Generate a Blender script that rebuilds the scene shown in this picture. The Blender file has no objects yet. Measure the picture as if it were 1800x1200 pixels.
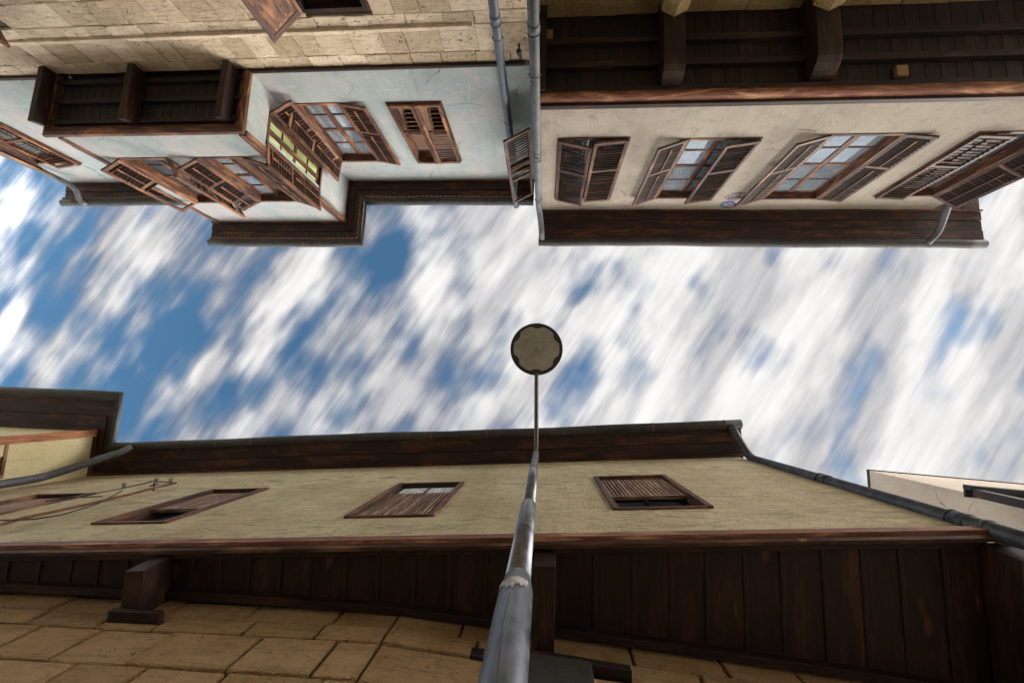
import bpy, math, random
from mathutils import Vector, Matrix
random.seed(7)
# ------------------------------------------------------------------ camera, sky, sun
sc = bpy.context.scene
CH = 1.5                                   # eye height above the paving
F = 720.0
Zc = Vector((56, 97, F)).normalized()
Xc = Vector((8860, 229, -720.0)); Xc -= Zc*Xc.dot(Zc); Xc.normalize()
Yc = Zc.cross(Xc)
RW = Matrix((Xc, Yc, Zc))                  # photo directions (right, down, forward) -> world
cd = bpy.data.cameras.new("camera"); cam = bpy.data.objects.new("camera", cd)
sc.collection.objects.link(cam); sc.camera = cam
cd.sensor_width = 36; cd.lens = 36*F/1800; cd.clip_start = 0.05; cd.clip_end = 500
cr, cu, cb = RW @ Vector((1,0,0)), RW @ Vector((0,-1,0)), RW @ Vector((0,0,-1))
cam.matrix_world = Matrix(((cr.x,cu.x,cb.x,0),(cr.y,cu.y,cb.y,0),(cr.z,cu.z,cb.z,CH),(0,0,0,1)))
sc.view_settings.view_transform = 'Standard'; sc.view_settings.look = 'None'
sc.view_settings.exposure = 0.95; sc.view_settings.gamma = 1.0
sc.cycles.max_bounces = 8; sc.cycles.diffuse_bounces = 5

SUN = Vector((0.68, 0.34, 0.56)).normalized()     # direction towards the sun
sl = bpy.data.lights.new("sun", 'SUN'); sl.energy = 1.15; sl.angle = math.radians(13); sl.color = (1, .93, .82)
so = bpy.data.objects.new("sun", sl); sc.collection.objects.link(so)
so.rotation_euler = SUN.to_track_quat('Z', 'Y').to_euler()

class G:                                    # small node-graph helper
    def __init__(s, nt): s.nt = nt; s.x = 0
    def n(s, t, **k):
        o = s.nt.nodes.new(t); s.x += 160; o.location = (s.x, 0)
        for a, b in k.items(): setattr(o, a, b)
        return o
    def put(s, sock, v):
        if v is None: return
        if isinstance(v, bpy.types.NodeSocket): s.nt.links.new(v, sock)
        else: sock.default_value = v
    def m(s, op, a, b=None, c=None, clamp=False):
        o = s.n('ShaderNodeMath', operation=op, use_clamp=clamp)
        s.put(o.inputs[0], a); s.put(o.inputs[1], b); s.put(o.inputs[2], c); return o.outputs[0]
    def sep(s, v):
        o = s.n('ShaderNodeSeparateXYZ'); s.put(o.inputs[0], v); return o.outputs
    def comb(s, x, y, z=0.0):
        o = s.n('ShaderNodeCombineXYZ'); s.put(o.inputs[0], x); s.put(o.inputs[1], y); s.put(o.inputs[2], z); return o.outputs[0]
    def map(s, v, scale=(1,1,1), loc=(0,0,0), rot=(0,0,0)):
        o = s.n('ShaderNodeMapping'); s.put(o.inputs[0], v)
        o.inputs['Scale'].default_value = scale; o.inputs['Location'].default_value = loc; o.inputs['Rotation'].default_value = rot
        return o.outputs[0]
    def noise(s, v, scale=5, detail=4, rough=.5, dist=0):
        o = s.n('ShaderNodeTexNoise'); s.put(o.inputs['Vector'], v)
        o.inputs['Scale'].default_value = scale; o.inputs['Detail'].default_value = detail
        o.inputs['Roughness'].default_value = rough; o.inputs['Distortion'].default_value = dist
        return o.outputs[0]
    def vor(s, v, scale=5, feature='F1'):
        o = s.n('ShaderNodeTexVoronoi', feature=feature); s.put(o.inputs['Vector'], v); o.inputs['Scale'].default_value = scale
        return o.outputs[0]
    def ramp(s, f, a, b, c0=0.0, c1=1.0):    # smooth map range
        o = s.n('ShaderNodeMapRange', interpolation_type='SMOOTHSTEP')
        s.put(o.inputs[0], f); o.inputs[1].default_value = a; o.inputs[2].default_value = b
        o.inputs[3].default_value = c0; o.inputs[4].default_value = c1; return o.outputs[0]
    def mix(s, f, a, b, blend='MIX'):
        o = s.n('ShaderNodeMix', data_type='RGBA', blend_type=blend)
        s.put(o.inputs[0], f)
        for i, v in ((6, a), (7, b)):
            if isinstance(v, tuple): v = (*v, 1) if len(v) == 3 else v
            s.put(o.inputs[i], v)
        return o.outputs[2]

w = bpy.data.worlds.new("World"); sc.world = w; w.use_nodes = True
nt = w.node_tree; nt.nodes.clear(); g = G(nt)
sky = g.n('ShaderNodeTexSky', sky_type='NISHITA', sun_disc=False)
sky.sun_elevation = math.asin(SUN.z); sky.sun_rotation = math.atan2(SUN.x, SUN.y); sky.altitude = 300
sky.dust_density = .3; sky.ozone_density = 2.5
bgs = g.n('ShaderNodeBackground'); bgs.inputs[1].default_value = .088
tint = g.mix(1.0, sky.outputs[0], (.70, 1.0, .98), 'MULTIPLY'); nt.links.new(tint, bgs.inputs[0])
D = g.sep(g.n('ShaderNodeTexCoord').outputs['Generated'])
zz = g.m('MAXIMUM', D[2], .08)
PX, PY = g.m('DIVIDE', D[0], zz), g.m('DIVIDE', D[1], zz)     # where the ray meets a flat cloud deck
ta, tb = .53, -.85                                            # wind direction over the deck
al = g.m('ADD', g.m('MULTIPLY', PX, ta), g.m('MULTIPLY', PY, tb))
ac = g.m('ADD', g.m('MULTIPLY', PX, -tb), g.m('MULTIPLY', PY, ta))
nb = g.noise(g.comb(g.m('MULTIPLY', al, 6.4), g.m('MULTIPLY', ac, 9.5)), 1.0, 2, .42)
ns = g.noise(g.comb(g.m('MULTIPLY', al, 3.0), g.m('MULTIPLY', ac, 30.0), 4.0), 1.0, 4, .62)
nm = g.noise(g.comb(g.m('MULTIPLY', al, 5.0), g.m('MULTIPLY', ac, 13.0), 9.0), 1.0, 2, .5)
def blob(px, py, rl, rc, amp):               # a puff (amp > 0) or a gap (amp < 0) in the deck
    r = RW @ Vector((px-900, py-600, F)); x, y = r.x/r.z, r.y/r.z
    a0, c0 = x*ta+y*tb, -x*tb+y*ta
    u = g.m('DIVIDE', g.m('SUBTRACT', al, a0), rl); v = g.m('DIVIDE', g.m('SUBTRACT', ac, c0), rc)
    q = g.m('ADD', g.m('MULTIPLY', u, u), g.m('MULTIPLY', v, v))
    return g.m('MULTIPLY', g.m('EXPONENT', g.m('MULTIPLY', q, -1.0)), amp)
base = g.ramp(PX, -.75, .36, .50, 1.10)
acc = g.m('ADD', base, g.m('MULTIPLY', g.m('SUBTRACT', nb, .5), 2.1))
acc = g.m('ADD', acc, g.m('MULTIPLY', g.m('SUBTRACT', ns, .5), .50))
acc = g.m('ADD', acc, g.m('MULTIPLY', g.m('SUBTRACT', nm, .5), .45))
for b in [(190,455,.16,.08,.62),(480,520,.17,.085,.7),(370,640,.10,.05,.45),(775,535,.08,.055,.55),(620,600,.12,.06,.45),
          (100,620,.08,.05,.35),(700,690,.14,.06,.4),(300,400,.1,.08,.35),(900,500,.1,.06,.35),(940,545,.04,.035,.3),(20,560,.06,.04,.35),(860,400,.12,.1,.35),(510,720,.1,.05,.3),
          (1480,720,.10,.04,-.62),(1025,665,.10,.055,-.6),(1000,530,.09,.04,-.5),(1385,570,.08,.06,.35),(680,470,.12,.05,-.5),(585,520,.12,.03,-.35),
          (420,600,.1,.035,-.4),(560,660,.1,.035,-.35),(250,650,.25,.10,-.35),(60,400,.2,.12,-.15),(1680,610,.12,.05,-.2),(740,580,.1,.03,-.45),(90,500,.12,.05,-.3)]:
    acc = g.m('ADD', acc, blob(*b))
mask = g.ramp(acc, .14, 1.10)
ng = g.noise(g.comb(g.m('MULTIPLY', al, 2.4), g.m('MULTIPLY', ac, 6.0), 21.0), 1.0, 4, .5)
shade = g.m('ADD', g.m('MULTIPLY', g.ramp(acc, .45, 1.1), .34), g.m('ADD', g.m('MULTIPLY', g.ramp(ng, .40, .58), .46), g.m('MULTIPLY', g.ramp(ns, .34, .64), .20)))
ccol = g.mix(shade, (.14, .14, .162), (.52, .51, .50))
bgc = g.n('ShaderNodeBackground'); g.put(bgc.inputs[0], ccol)
vd = g.n('ShaderNodeVectorMath', operation='DOT_PRODUCT'); g.put(vd.inputs[0], g.comb(D[0], D[1], D[2])); vd.inputs[1].default_value = SUN
low = g.ramp(D[2], .60, .30)                                   # lower sky out of view boosted all round to light the walls, most sunward
side = g.ramp(vd.outputs['Value'], .35, .95)
g.put(bgc.inputs[1], g.m('ADD', 1.0, g.m('MULTIPLY', low, g.m('ADD', 12.0, g.m('MULTIPLY', side, 4.0)))))
mx = g.n('ShaderNodeMixShader'); g.put(mx.inputs[0], mask); g.put(mx.inputs[1], bgs.outputs[0]); g.put(mx.inputs[2], bgc.outputs[0])
nt.links.new(mx.outputs[0], g.n('ShaderNodeOutputWorld').inputs[0])

# ------------------------------------------------------------------ materials
def new_mat(name):
    m = bpy.data.materials.new(name); m.use_nodes = True
    t = m.node_tree; t.nodes.clear(); gg = G(t)
    b = gg.n('ShaderNodeBsdfPrincipled'); o = gg.n('ShaderNodeOutputMaterial'); t.links.new(b.outputs[0], o.inputs[0])
    return m, gg, b
def bump(gg, b, h, strength=.5, dist=.01):
    o = gg.n('ShaderNodeBump'); o.inputs['Strength'].default_value = strength; o.inputs['Distance'].default_value = dist
    gg.put(o.inputs['Height'], h); gg.put(b.inputs['Normal'], o.outputs[0])
def tone_of(gg):
    o = gg.n('ShaderNodeAttribute', attribute_name='tone'); return o.outputs['Fac']
def wood(name, dark, mid, light, worn=.5, rough=.6, bs=.6):
    m, gg, b = new_mat(name)
    uv = gg.n('ShaderNodeUVMap').outputs[0]; t = tone_of(gg)
    su = gg.sep(uv); v = gg.comb(gg.m('ADD', su[0], gg.m('MULTIPLY', t, 37.0)), su[1], t)
    grain = gg.noise(gg.map(v, (3.5, 55, 1)), 1, 5, .6, .4)
    fine = gg.noise(gg.map(v, (9, 190, 1)), 1, 3, .6)
    big = gg.noise(gg.map(v, (1.6, 7, 1), (3,5,0)), 1, 4, .6, .8)
    knot = gg.ramp(gg.noise(gg.map(v, (4, 11, 1), (13,1,0)), 1, 2, .4, .5), .70, .76)
    c = gg.mix(gg.ramp(grain, .3, .7), dark, mid)
    c = gg.mix(gg.m('MULTIPLY', gg.ramp(big, .5, .72), worn), c, light)
    c = gg.mix(gg.m('MULTIPLY', knot, .5), c, light)
    c = gg.mix(1.0, c, gg.mix(t, (.55,.52,.50), (1.3,1.28,1.22)), 'MULTIPLY')
    c = gg.mix(gg.m('MULTIPLY', gg.m('MULTIPLY', gg.ramp(fine, .52, .42), gg.ramp(big, .44, .58)), worn*.55), c, light)
    c = gg.mix(gg.m('MULTIPLY', gg.ramp(fine, .55, .70), .5), c, tuple(x*.3 for x in dark))
    gg.put(b.inputs['Base Color'], c); b.inputs['Roughness'].default_value = rough
    b.inputs['Specular IOR Level'].default_value = .35
    bump(gg, b, gg.m('ADD', grain, gg.m('MULTIPLY', fine, .6)), bs, .004)
    return m
WD = wood('dark_wood', (.010,.0042,.003), (.020,.008,.005), (.17,.065,.02), .28)
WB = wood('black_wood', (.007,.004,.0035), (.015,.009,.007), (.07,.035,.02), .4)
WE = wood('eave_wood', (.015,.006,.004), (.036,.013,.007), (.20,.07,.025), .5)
WF = wood('frame_wood', (.028,.011,.007), (.10,.042,.025), (.38,.17,.07), .55)
WC = wood('shutter_wood', (.028,.011,.007), (.125,.052,.028), (.48,.22,.09), .6)
WR = wood('red_wood', (.07,.024,.014), (.20,.078,.045), (.55,.30,.16), .7)
WG = wood('faded_shutter_wood', (.022,.010,.007), (.080,.040,.027), (.28,.15,.085), .55)
def plaster(name, c1, c2, c3, fine=60, bst=.6, brushed=False, drips=False, cracks=True):
    m, gg, b = new_mat(name)
    p = gg.n('ShaderNodeTexCoord').outputs['Object']
    n1 = gg.noise(p, 1.3, 5, .6, .4); n2 = gg.noise(p, 5.5, 6, .62, .6); n3 = gg.noise(p, fine, 4, .7)
    c = gg.mix(gg.ramp(n1, .35, .66), c1, c2)
    c = gg.mix(gg.m('MULTIPLY', gg.ramp(n2, .50, .72), .6), c, c3)
    c = gg.mix(gg.m('MULTIPLY', gg.ramp(n3, .48, .68), .38), c, tuple(x*.4 for x in c1))
    rs = gg.noise(gg.map(p, (9, 9, .6), (4,0,0)), 1, 4, .6, .2)
    c = gg.mix(gg.m('MULTIPLY', gg.ramp(rs, .52, .72), .26), c, tuple(x*.5 for x in c1))
    h = gg.m('ADD', n3, gg.m('MULTIPLY', n2, 1.0))
    sp = gg.noise(p, 130, 3, .75); c = gg.mix(gg.m('MULTIPLY', gg.ramp(sp, .54, .66), .42), c, tuple(x*.32 for x in c1)); c = gg.mix(gg.m('MULTIPLY', gg.ramp(sp, .46, .34), .30), c, tuple(min(.9, x*1.35) for x in c2))
    if brushed:
        br = gg.noise(gg.map(p, (3.2, 3.2, 11), (0,0,0), (0,.25,0)), 1, 7, .7, 1.6)
        br2 = gg.noise(gg.map(p, (22, 22, 55), (0,0,3), (0,-.3,0)), 1, 4, .6, 1.0)
        c = gg.mix(gg.m('MULTIPLY', gg.m('MULTIPLY', gg.ramp(br, .50, .62), .75), gg.ramp(gg.noise(p, .9, 3, .6, .6), .35, .65, .25, 1)), c, tuple(x*.42 for x in c1))
        h = gg.m('ADD', h, gg.m('ADD', gg.m('MULTIPLY', br, 2.4), br2))
    if drips:
        dr = gg.noise(gg.map(p, (7, 7, .35)), 1, 4, .6, .3)
        c = gg.mix(gg.m('MULTIPLY', gg.ramp(dr, .62, .74), .42), c, (.20,.145,.09))
        pk = gg.ramp(gg.noise(gg.map(p, (1,1,1), (7,3,2)), 1.1, 4, .6, 1.2), .46, .60)
        c = gg.mix(gg.m('MULTIPLY', pk, .45), c, (.385,.325,.305))
        st = gg.noise(gg.map(p, (3,3,9), (0,0,0), (.3,.9,.2)), 1, 5, .6, 2.0)
        c = gg.mix(gg.m('MULTIPLY', gg.ramp(st, .56, .68), .35), c, (.36,.46,.47))
    if cracks:
        e = gg.vor(gg.mix(.12, p, gg.noise(p, 4, 3, .6)), .8, 'DISTANCE_TO_EDGE')
        k = gg.m('MULTIPLY', gg.ramp(e, .0, .006, 1, 0), gg.ramp(gg.noise(p, 1.7, 2), .52, .62))
        c = gg.mix(gg.m('MULTIPLY', k, .8), c, tuple(x*.25 for x in c1)); h = gg.m('SUBTRACT', h, k)
    gg.put(b.inputs['Base Color'], c); b.inputs['Roughness'].default_value = .92; b.inputs['Specular IOR Level'].default_value = .2
    bump(gg, b, h, bst, .035 if brushed else .018)
    return m
PB = plaster('blue_green_plaster', (.27,.305,.29), (.322,.34,.316), (.218,.25,.235), 70, .35, drips=True)
PC = plaster('cream_plaster', (.27,.23,.178), (.325,.28,.222), (.19,.16,.118), 45, .7)
PA = plaster('olive_plaster', (.74,.60,.35), (.90,.765,.48), (.58,.47,.28), 40, 1.0, brushed=True, cracks=False)
PY = plaster('yellow_plaster', (.55,.46,.25), (.62,.52,.30), (.46,.38,.20), 50, .5, cracks=False)
PD = plaster('pale_render', (.35,.285,.215), (.39,.325,.25), (.30,.245,.185), 50, .4)
def stone(name, c1, c2, c3, pits=1.0, tool=0.0):
    m, gg, b = new_mat(name)
    p = gg.n('ShaderNodeTexCoord').outputs['Object']; t = tone_of(gg)
    v = gg.n('ShaderNodeVectorMath', operation='ADD'); gg.put(v.inputs[0], p)
    gg.put(v.inputs[1], gg.comb(gg.m('MULTIPLY', t, 40.0), 0.0, gg.m('MULTIPLY', t, 17.0))); q = v.outputs[0]
    n1 = gg.noise(q, 3.0, 5, .6, .5); n2 = gg.noise(q, 14, 5, .65, .5)
    lay = gg.noise(gg.map(q, (3, 3, 26)), 1, 4, .6, .5); n4 = gg.noise(q, 70, 3, .7)
    c = gg.mix(gg.ramp(n1, .35, .65), c1, c2)
    c = gg.mix(gg.m('MULTIPLY', gg.ramp(n2, .48, .7), .6), c, c3)
    c = gg.mix(gg.m('MULTIPLY', gg.ramp(lay, .52, .66), .35), c, tuple(x*.5 for x in c1))
    pit = gg.m('MULTIPLY', gg.ramp(gg.noise(gg.map(q, (18,18,30)), 1, 3, .7), .63, .68), pits)
    c = gg.mix(gg.m('MULTIPLY', pit, .75), c, tuple(x*.18 for x in c1))
    c = gg.mix(1.0, c, gg.mix(t, (.68,.64,.56) if not tool else (.84,.82,.78), (1.18,1.18,1.18) if not tool else (1.1,1.1,1.1)), 'MULTIPLY')
    h = gg.m('SUBTRACT', gg.m('ADD', gg.m('MULTIPLY', lay, .8), gg.m('ADD', n2, gg.m('MULTIPLY', n4, .4))), gg.m('MULTIPLY', pit, 1.2))
    if tool:
        tl = gg.noise(gg.map(q, (14, 14, 60), (0,0,0), (0,.5,0)), 1, 5, .6, 3.0); h = gg.m('ADD', h, gg.m('MULTIPLY', tl, tool))
    gg.put(b.inputs['Base Color'], c); b.inputs['Roughness'].default_value = .9; b.inputs['Specular IOR Level'].default_value = .2
    bump(gg, b, h, 1.0, .030 if not tool else .040); return m
SB = stone('limestone', (.60,.48,.35), (.68,.56,.42), (.48,.365,.24))
SA = stone('tooled_stone', (.70,.43,.19), (.78,.51,.25), (.50,.29,.12), .7, 3.2)
SC = stone('ochre_stone', (.30,.22,.10), (.36,.26,.13), (.24,.16,.07))
def plain(name, col, rough=.6, metal=0., var=.25, sc_=20, bs=.2):
    m, gg, b = new_mat(name)
    p = gg.n('ShaderNodeTexCoord').outputs['Object']; n1 = gg.noise(p, sc_, 5, .65, .4); n2 = gg.noise(p, sc_*.15, 3, .6)
    f = gg.m('ADD', gg.m('MULTIPLY', n1, .6), gg.m('MULTIPLY', n2, .4))
    gg.put(b.inputs['Base Color'], gg.mix(gg.ramp(f, .3, .7), tuple(x*(1-var) for x in col), tuple(min(1, x*(1+var)) for x in col)))
    gg.put(b.inputs['Roughness'], gg.ramp(n1, .3, .7, max(.03, rough-.1), min(1, rough+.12)))
    b.inputs['Metallic'].default_value = metal; bump(gg, b, n1, bs, .004); return m
MORT = plain('mortar', (.075,.058,.04), .95)
GUT = plain('dark_gutter_metal', (.040,.040,.037), .75, .0, .6, 9)
ZINC = plain('weathered_zinc', (.085,.088,.092), .6, .2, .5, 30)
PVC = plain('blue_grey_pipe', (.075,.085,.105), .45, .1, .15)
DPIPE = plain('dark_speckled_pipe', (.055,.060,.068), .5, .3, .8, 90, .4)
STEEL = plain('galvanised_steel', (.17,.175,.187), .36, .85, .4, 10, .12)
ARMM = plain('dark_arm_metal', (.07,.052,.038), .5, .3, .4)
LENS = plain('dusty_lens', (.29,.27,.225), .45, 0, .25, 12)
BLACK = plain('black_plastic', (.012,.012,.012), .4)
IRON = plain('black_iron', (.02,.017,.016), .5, .5)
RUST = plain('rusty_metal', (.17,.075,.035), .8, .2, .6, 60)
WIRE = plain('dark_cable', (.03,.025,.02), .7)
PORC = plain('grey_porcelain', (.17,.14,.12), .4)
TILE = plain('clay_tile', (.30,.14,.08), .85, 0, .4, 5)
PALEW = plain('bare_wood_block', (.22,.13,.07), .8)
PAPER = plain('torn_sticker', (.36,.35,.33), .8, 0, .45, 40)
REED = wood('reed_blind', (.10,.055,.033), (.30,.175,.105), (.62,.44,.31), .7)
BROWN = plain('dark_brown_paint', (.035,.02,.016), .7)
DARKP = plain('dark_grey_panel', (.020,.017,.014), .7)
PAVE = plain('cobble_paving', (.46,.43,.37), .9, 0, .2, 6)
INK = plain('blue_marker', (.02,.06,.22), .8); INK2 = plain('purple_marker', (.12,.07,.22), .8); INK3 = plain('black_marker', (.035,.032,.035), .8); INK4 = plain('olive_marker', (.25,.27,.10), .8)
def glass():
    m, gg, b = new_mat('old_glass')
    p = gg.n('ShaderNodeTexCoord').outputs['Object']
    n = gg.noise(p, 2.2, 3, .5, .5); d = gg.noise(p, 2.5, 4, .6)
    gg.put(b.inputs['Base Color'], gg.mix(gg.ramp(d, .4, .7), (.42,.49,.55), (.56,.62,.66))); b.inputs['Metallic'].default_value = .72
    gg.put(b.inputs['Roughness'], gg.ramp(d, .35, .75, .04, .12)); bump(gg, b, n, .15, .02); return m
GLASS = glass()
DGLASS = plain('dark_glass', (.03,.035,.04), .62, .0, .3, 4, .02)
def curtain():
    m, gg, b = new_mat('green_curtain')
    p = gg.n('ShaderNodeTexCoord').outputs['Object']
    f = gg.noise(gg.map(p, (9, 9, 1.2), (0,0,0), (.5,0,0)), 1, 3, .5, .8)
    gg.put(b.inputs['Base Color'], gg.mix(gg.ramp(f, .38, .62), (.20,.24,.09), (.48,.54,.26)))
    b.inputs['Roughness'].default_value = .35; b.inputs['Coat Weight'].default_value = .5; bump(gg, b, f, .8, .05); return m
CURT = curtain()
SLAT = wood('shaded_slat_wood', (.008,.0045,.003), (.020,.010,.007), (.07,.035,.02), .3)  # slat faces coloured near black to stand in for the shade between louvres
SCW = wood('scalloped_board_wood', (.12,.07,.05), (.24,.15,.11), (.40,.27,.20), .6)
PALEPANE = plain('pale_reflection_pane', (.62,.66,.66), .25, 0, .15, 6, .05)  # flat pale colour painted in place of a reflection in the glass
WO = wood('orange_wood', (.16,.055,.02), (.40,.16,.065), (.70,.36,.17), .7)

# ------------------------------------------------------------------ mesh helpers
WM = {}
def link(o, parent, M):
    sc.collection.objects.link(o)
    if parent:
        o.parent = parent; o.matrix_parent_inverse = WM[parent.name].inverted()
    o.matrix_basis = M; WM[o.name] = M.copy(); return o
class MB:
    def __init__(s): s.v=[]; s.f=[]; s.uv=[]; s.t=[]; s.sm=[]; s.mi=[]; s.cur=0
    def face(s, idx, uvs, tone, smooth=False):
        s.f.append(idx); s.uv.extend(uvs); s.t.append(tone); s.sm.append(smooth); s.mi.append(s.cur)
    def hexa(s, P, tone=None):           # 8 corners: 4 bottom ring, 4 top ring
        if tone is None: tone = random.random()
        b = len(s.v); P = [Vector(p) for p in P]; s.v += P
        ex = [(P[1]-P[0]), (P[3]-P[0]), (P[4]-P[0])]; L = max(range(3), key=lambda i: ex[i].length)
        ax = ex[L].normalized() if ex[L].length else Vector((1,0,0)); O = P[0]
        for q in ((0,3,2,1),(4,5,6,7),(0,1,5,4),(1,2,6,5),(2,3,7,6),(3,0,4,7)):
            c = [P[i] for i in q]; nn = (c[1]-c[0]).cross(c[3]-c[0])
            w_ = nn.normalized().cross(ax) if nn.length else Vector((0,0,1))
            if w_.length < .3: w_ = ax.orthogonal()
            w_.normalize()
            s.face([b+i for i in q], [((p-O).dot(ax), (p-O).dot(w_)) for p in c], tone)
    def box(s, x0,x1,y0,y1,z0,z1, M=None, tone=None):
        P = [(x0,y0,z0),(x1,y0,z0),(x1,y1,z0),(x0,y1,z0),(x0,y0,z1),(x1,y0,z1),(x1,y1,z1),(x0,y1,z1)]
        if M is not None: P = [M @ Vector(p) for p in P]
        s.hexa(P, tone)
    def poly(s, pts, tone=.5, uvs=None, smooth=False):
        b = len(s.v); s.v += [Vector(p) for p in pts]
        s.face(list(range(b, b+len(pts))), uvs or [(p[0], p[2]) for p in pts], tone, smooth)
    def prism(s, pts, z0, z1, tone=.5):  # pts: 2D polygon; extruded in z
        n = len(pts); s.poly([(p[0],p[1],z0) for p in reversed(pts)], tone, [(p[0],p[1]) for p in reversed(pts)])
        s.poly([(p[0],p[1],z1) for p in pts], tone, [(p[0],p[1]) for p in pts])
        for i in range(n):
            a, b = pts[i], pts[(i+1)%n]; L = math.hypot(b[0]-a[0], b[1]-a[1])
            s.poly([(a[0],a[1],z0),(b[0],b[1],z0),(b[0],b[1],z1),(a[0],a[1],z1)], tone, [(0,z0),(L,z0),(L,z1),(0,z1)])
    def tube(s, pts, r, seg=12, tone=.5, caps=True):
        pts = [Vector(p) for p in pts]; rs = r if isinstance(r, (list,tuple)) else [r]*len(pts)
        b = len(s.v); n = len(pts); up = None
        for i, p in enumerate(pts):
            if i == 0: d = pts[1]-p
            elif i == n-1: d = p-pts[i-1]
            else: d = (pts[i+1]-p).normalized() + (p-pts[i-1]).normalized()
            d.normalize()
            up = d.orthogonal().normalized() if up is None else (up - d*up.dot(d)).normalized()
            w_ = d.cross(up)
            s.v += [p + (up*math.cos(k*2*math.pi/seg) + w_*math.sin(k*2*math.pi/seg))*rs[i] for k in range(seg)]
        acc_ = 0
        for i in range(n-1):
            L = (pts[i+1]-pts[i]).length
            for k in range(seg):
                k2 = (k+1)%seg
                s.face([b+i*seg+k, b+i*seg+k2, b+(i+1)*seg+k2, b+(i+1)*seg+k],
                       [(acc_, k*.02), (acc_, k*.02+.02), (acc_+L, k*.02+.02), (acc_+L, k*.02)], tone, True)
            acc_ += L
        if caps:
            s.face([b+k for k in reversed(range(seg))], [(0,0)]*seg, tone)
            s.face([b+(n-1)*seg+k for k in range(seg)], [(0,0)]*seg, tone)
    def sweep(s, prof, path, ks=None, tone=None, closed=True, smooth=False, caps=True):
        """prof: (offset outwards, z) points; path: plan points, outwards = right-hand normal * sign; ks: width factor per segment"""
        if tone is None: tone = random.random()
        n = len(path); ks = ks or [1]*(n-1); ms = []
        N = []
        for i in range(n-1):
            d = Vector((path[i+1][0]-path[i][0], path[i+1][1]-path[i][1])).normalized(); N.append(Vector((-d.y, d.x)))
        for i in range(n):
            if i == 0: m_ = N[0]*ks[0]
            elif i == n-1: m_ = N[-1]*ks[-1]
            else:
                a, c = N[i-1], N[i]; det = a.x*c.y-a.y*c.x
                if abs(det) < 1e-4: m_ = (a+c)*.5*ks[i]
                else: m_ = Vector(((ks[i-1]*c.y-ks[i]*a.y)/det, (a.x*ks[i]-c.x*ks[i-1])/det))
            ms.append(m_)
        b = len(s.v); k = len(prof); L = 0
        for i in range(n):
            for (o, z) in prof: s.v.append(Vector((path[i][0]+ms[i].x*o, path[i][1]+ms[i].y*o, z)))
        for i in range(n-1):
            l = math.hypot(path[i+1][0]-path[i][0], path[i+1][1]-path[i][1]); ww = 0
            for j in range(k if closed else k-1):
                j2 = (j+1)%k; dw = math.hypot(prof[j2][0]-prof[j][0], prof[j2][1]-prof[j][1])
                s.face([b+i*k+j, b+i*k+j2, b+(i+1)*k+j2, b+(i+1)*k+j], [(L,ww),(L,ww+dw),(L+l,ww+dw),(L+l,ww)], tone, smooth)
                ww += dw
            L += l
        if closed and caps:
            s.face([b+j for j in reversed(range(k))], [prof[j] for j in reversed(range(k))], tone)
            s.face([b+(n-1)*k+j for j in range(k)], [prof[j] for j in range(k)], tone)
    def build(s, name, mat, parent=None, M=None, bevel=0, **props):
        me = bpy.data.meshes.new(name); me.from_pydata([tuple(v) for v in s.v], [], s.f)
        uv = me.uv_layers.new(name='UVMap'); uv.data.foreach_set('uv', [c for u in s.uv for c in u])
        at_ = me.attributes.new('tone', 'FLOAT', 'FACE'); at_.data.foreach_set('value', s.t)
        me.polygons.foreach_set('use_smooth', s.sm)
        for mm in (mat if isinstance(mat, (list,tuple)) else [mat]): me.materials.append(mm)
        me.polygons.foreach_set('material_index', s.mi)
        me.update(); o = bpy.data.objects.new(name, me)
        import bmesh
        bm = bmesh.new(); bm.from_mesh(me); bmesh.ops.recalc_face_normals(bm, faces=bm.faces); bm.to_mesh(me); bm.free()
        link(o, parent, M or Matrix())
        if bevel:
            bv = o.modifiers.new('bevel', 'BEVEL'); bv.width = bevel; bv.segments = 2; bv.limit_method = 'ANGLE'
        for a, b in props.items(): o[a] = b
        return o
def empty(name, loc, label, cat, group=None):
    o = bpy.data.objects.new(name, None); link(o, None, Matrix.Translation(loc)); o.empty_display_size = .3
    o['label'] = label; o['category'] = cat
    if group: o['group'] = group
    return o
# points of the photo placed in the street at a chosen height / on a chosen wall
def ray(px, py): return RW @ Vector((px-900, py-600, F))
def at(px, py, z): r = ray(px, py); return Vector((0,0,CH)) + r*((z-CH)/r.z)
class Wall:
    def __init__(s, O, n):
        s.O = Vector((O[0], O[1], 0)); s.n = Vector((n[0], n[1], 0)).normalized(); s.d = Vector((s.n.y, -s.n.x, 0))
        s.M = Matrix(((s.d.x,s.n.x,0,O[0]),(s.d.y,s.n.y,0,O[1]),(0,0,1,0),(0,0,0,1)))
    def hit(s, px, py, off=0.):            # -> (s, z) on the wall face moved out by off
        r = ray(px, py); C = Vector((0,0,CH)); t = ((s.O + s.n*off - C).dot(s.n))/r.dot(s.n); p = C + r*t
        return (p-s.O).dot(s.d), p.z
    def loc(s, P): P = Vector(P); return (P-s.O).dot(s.d), (P-s.O).dot(s.n)
    def tip(s, hs, z0, z1, p0, p1, hn=0.0):  # opening angle and width of a leaf from where its free edge shows
        a, b = s.loc(at(*p0, z0)), s.loc(at(*p1, z1)); x, n = (a[0]+b[0])/2-hs, (a[1]+b[1])/2-hn
        return math.atan2(n, x), math.hypot(x, n)
    def rect(s, pts):                      # px corners low-left, low-right, top-right, top-left -> s0,s1,z0,z1
        h = [s.hit(*p) for p in pts]; xs = sorted([(h[0][0]+h[3][0])/2, (h[1][0]+h[2][0])/2])
        return xs[0], xs[1], (h[0][1]+h[1][1])/2, (h[2][1]+h[3][1])/2
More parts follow.
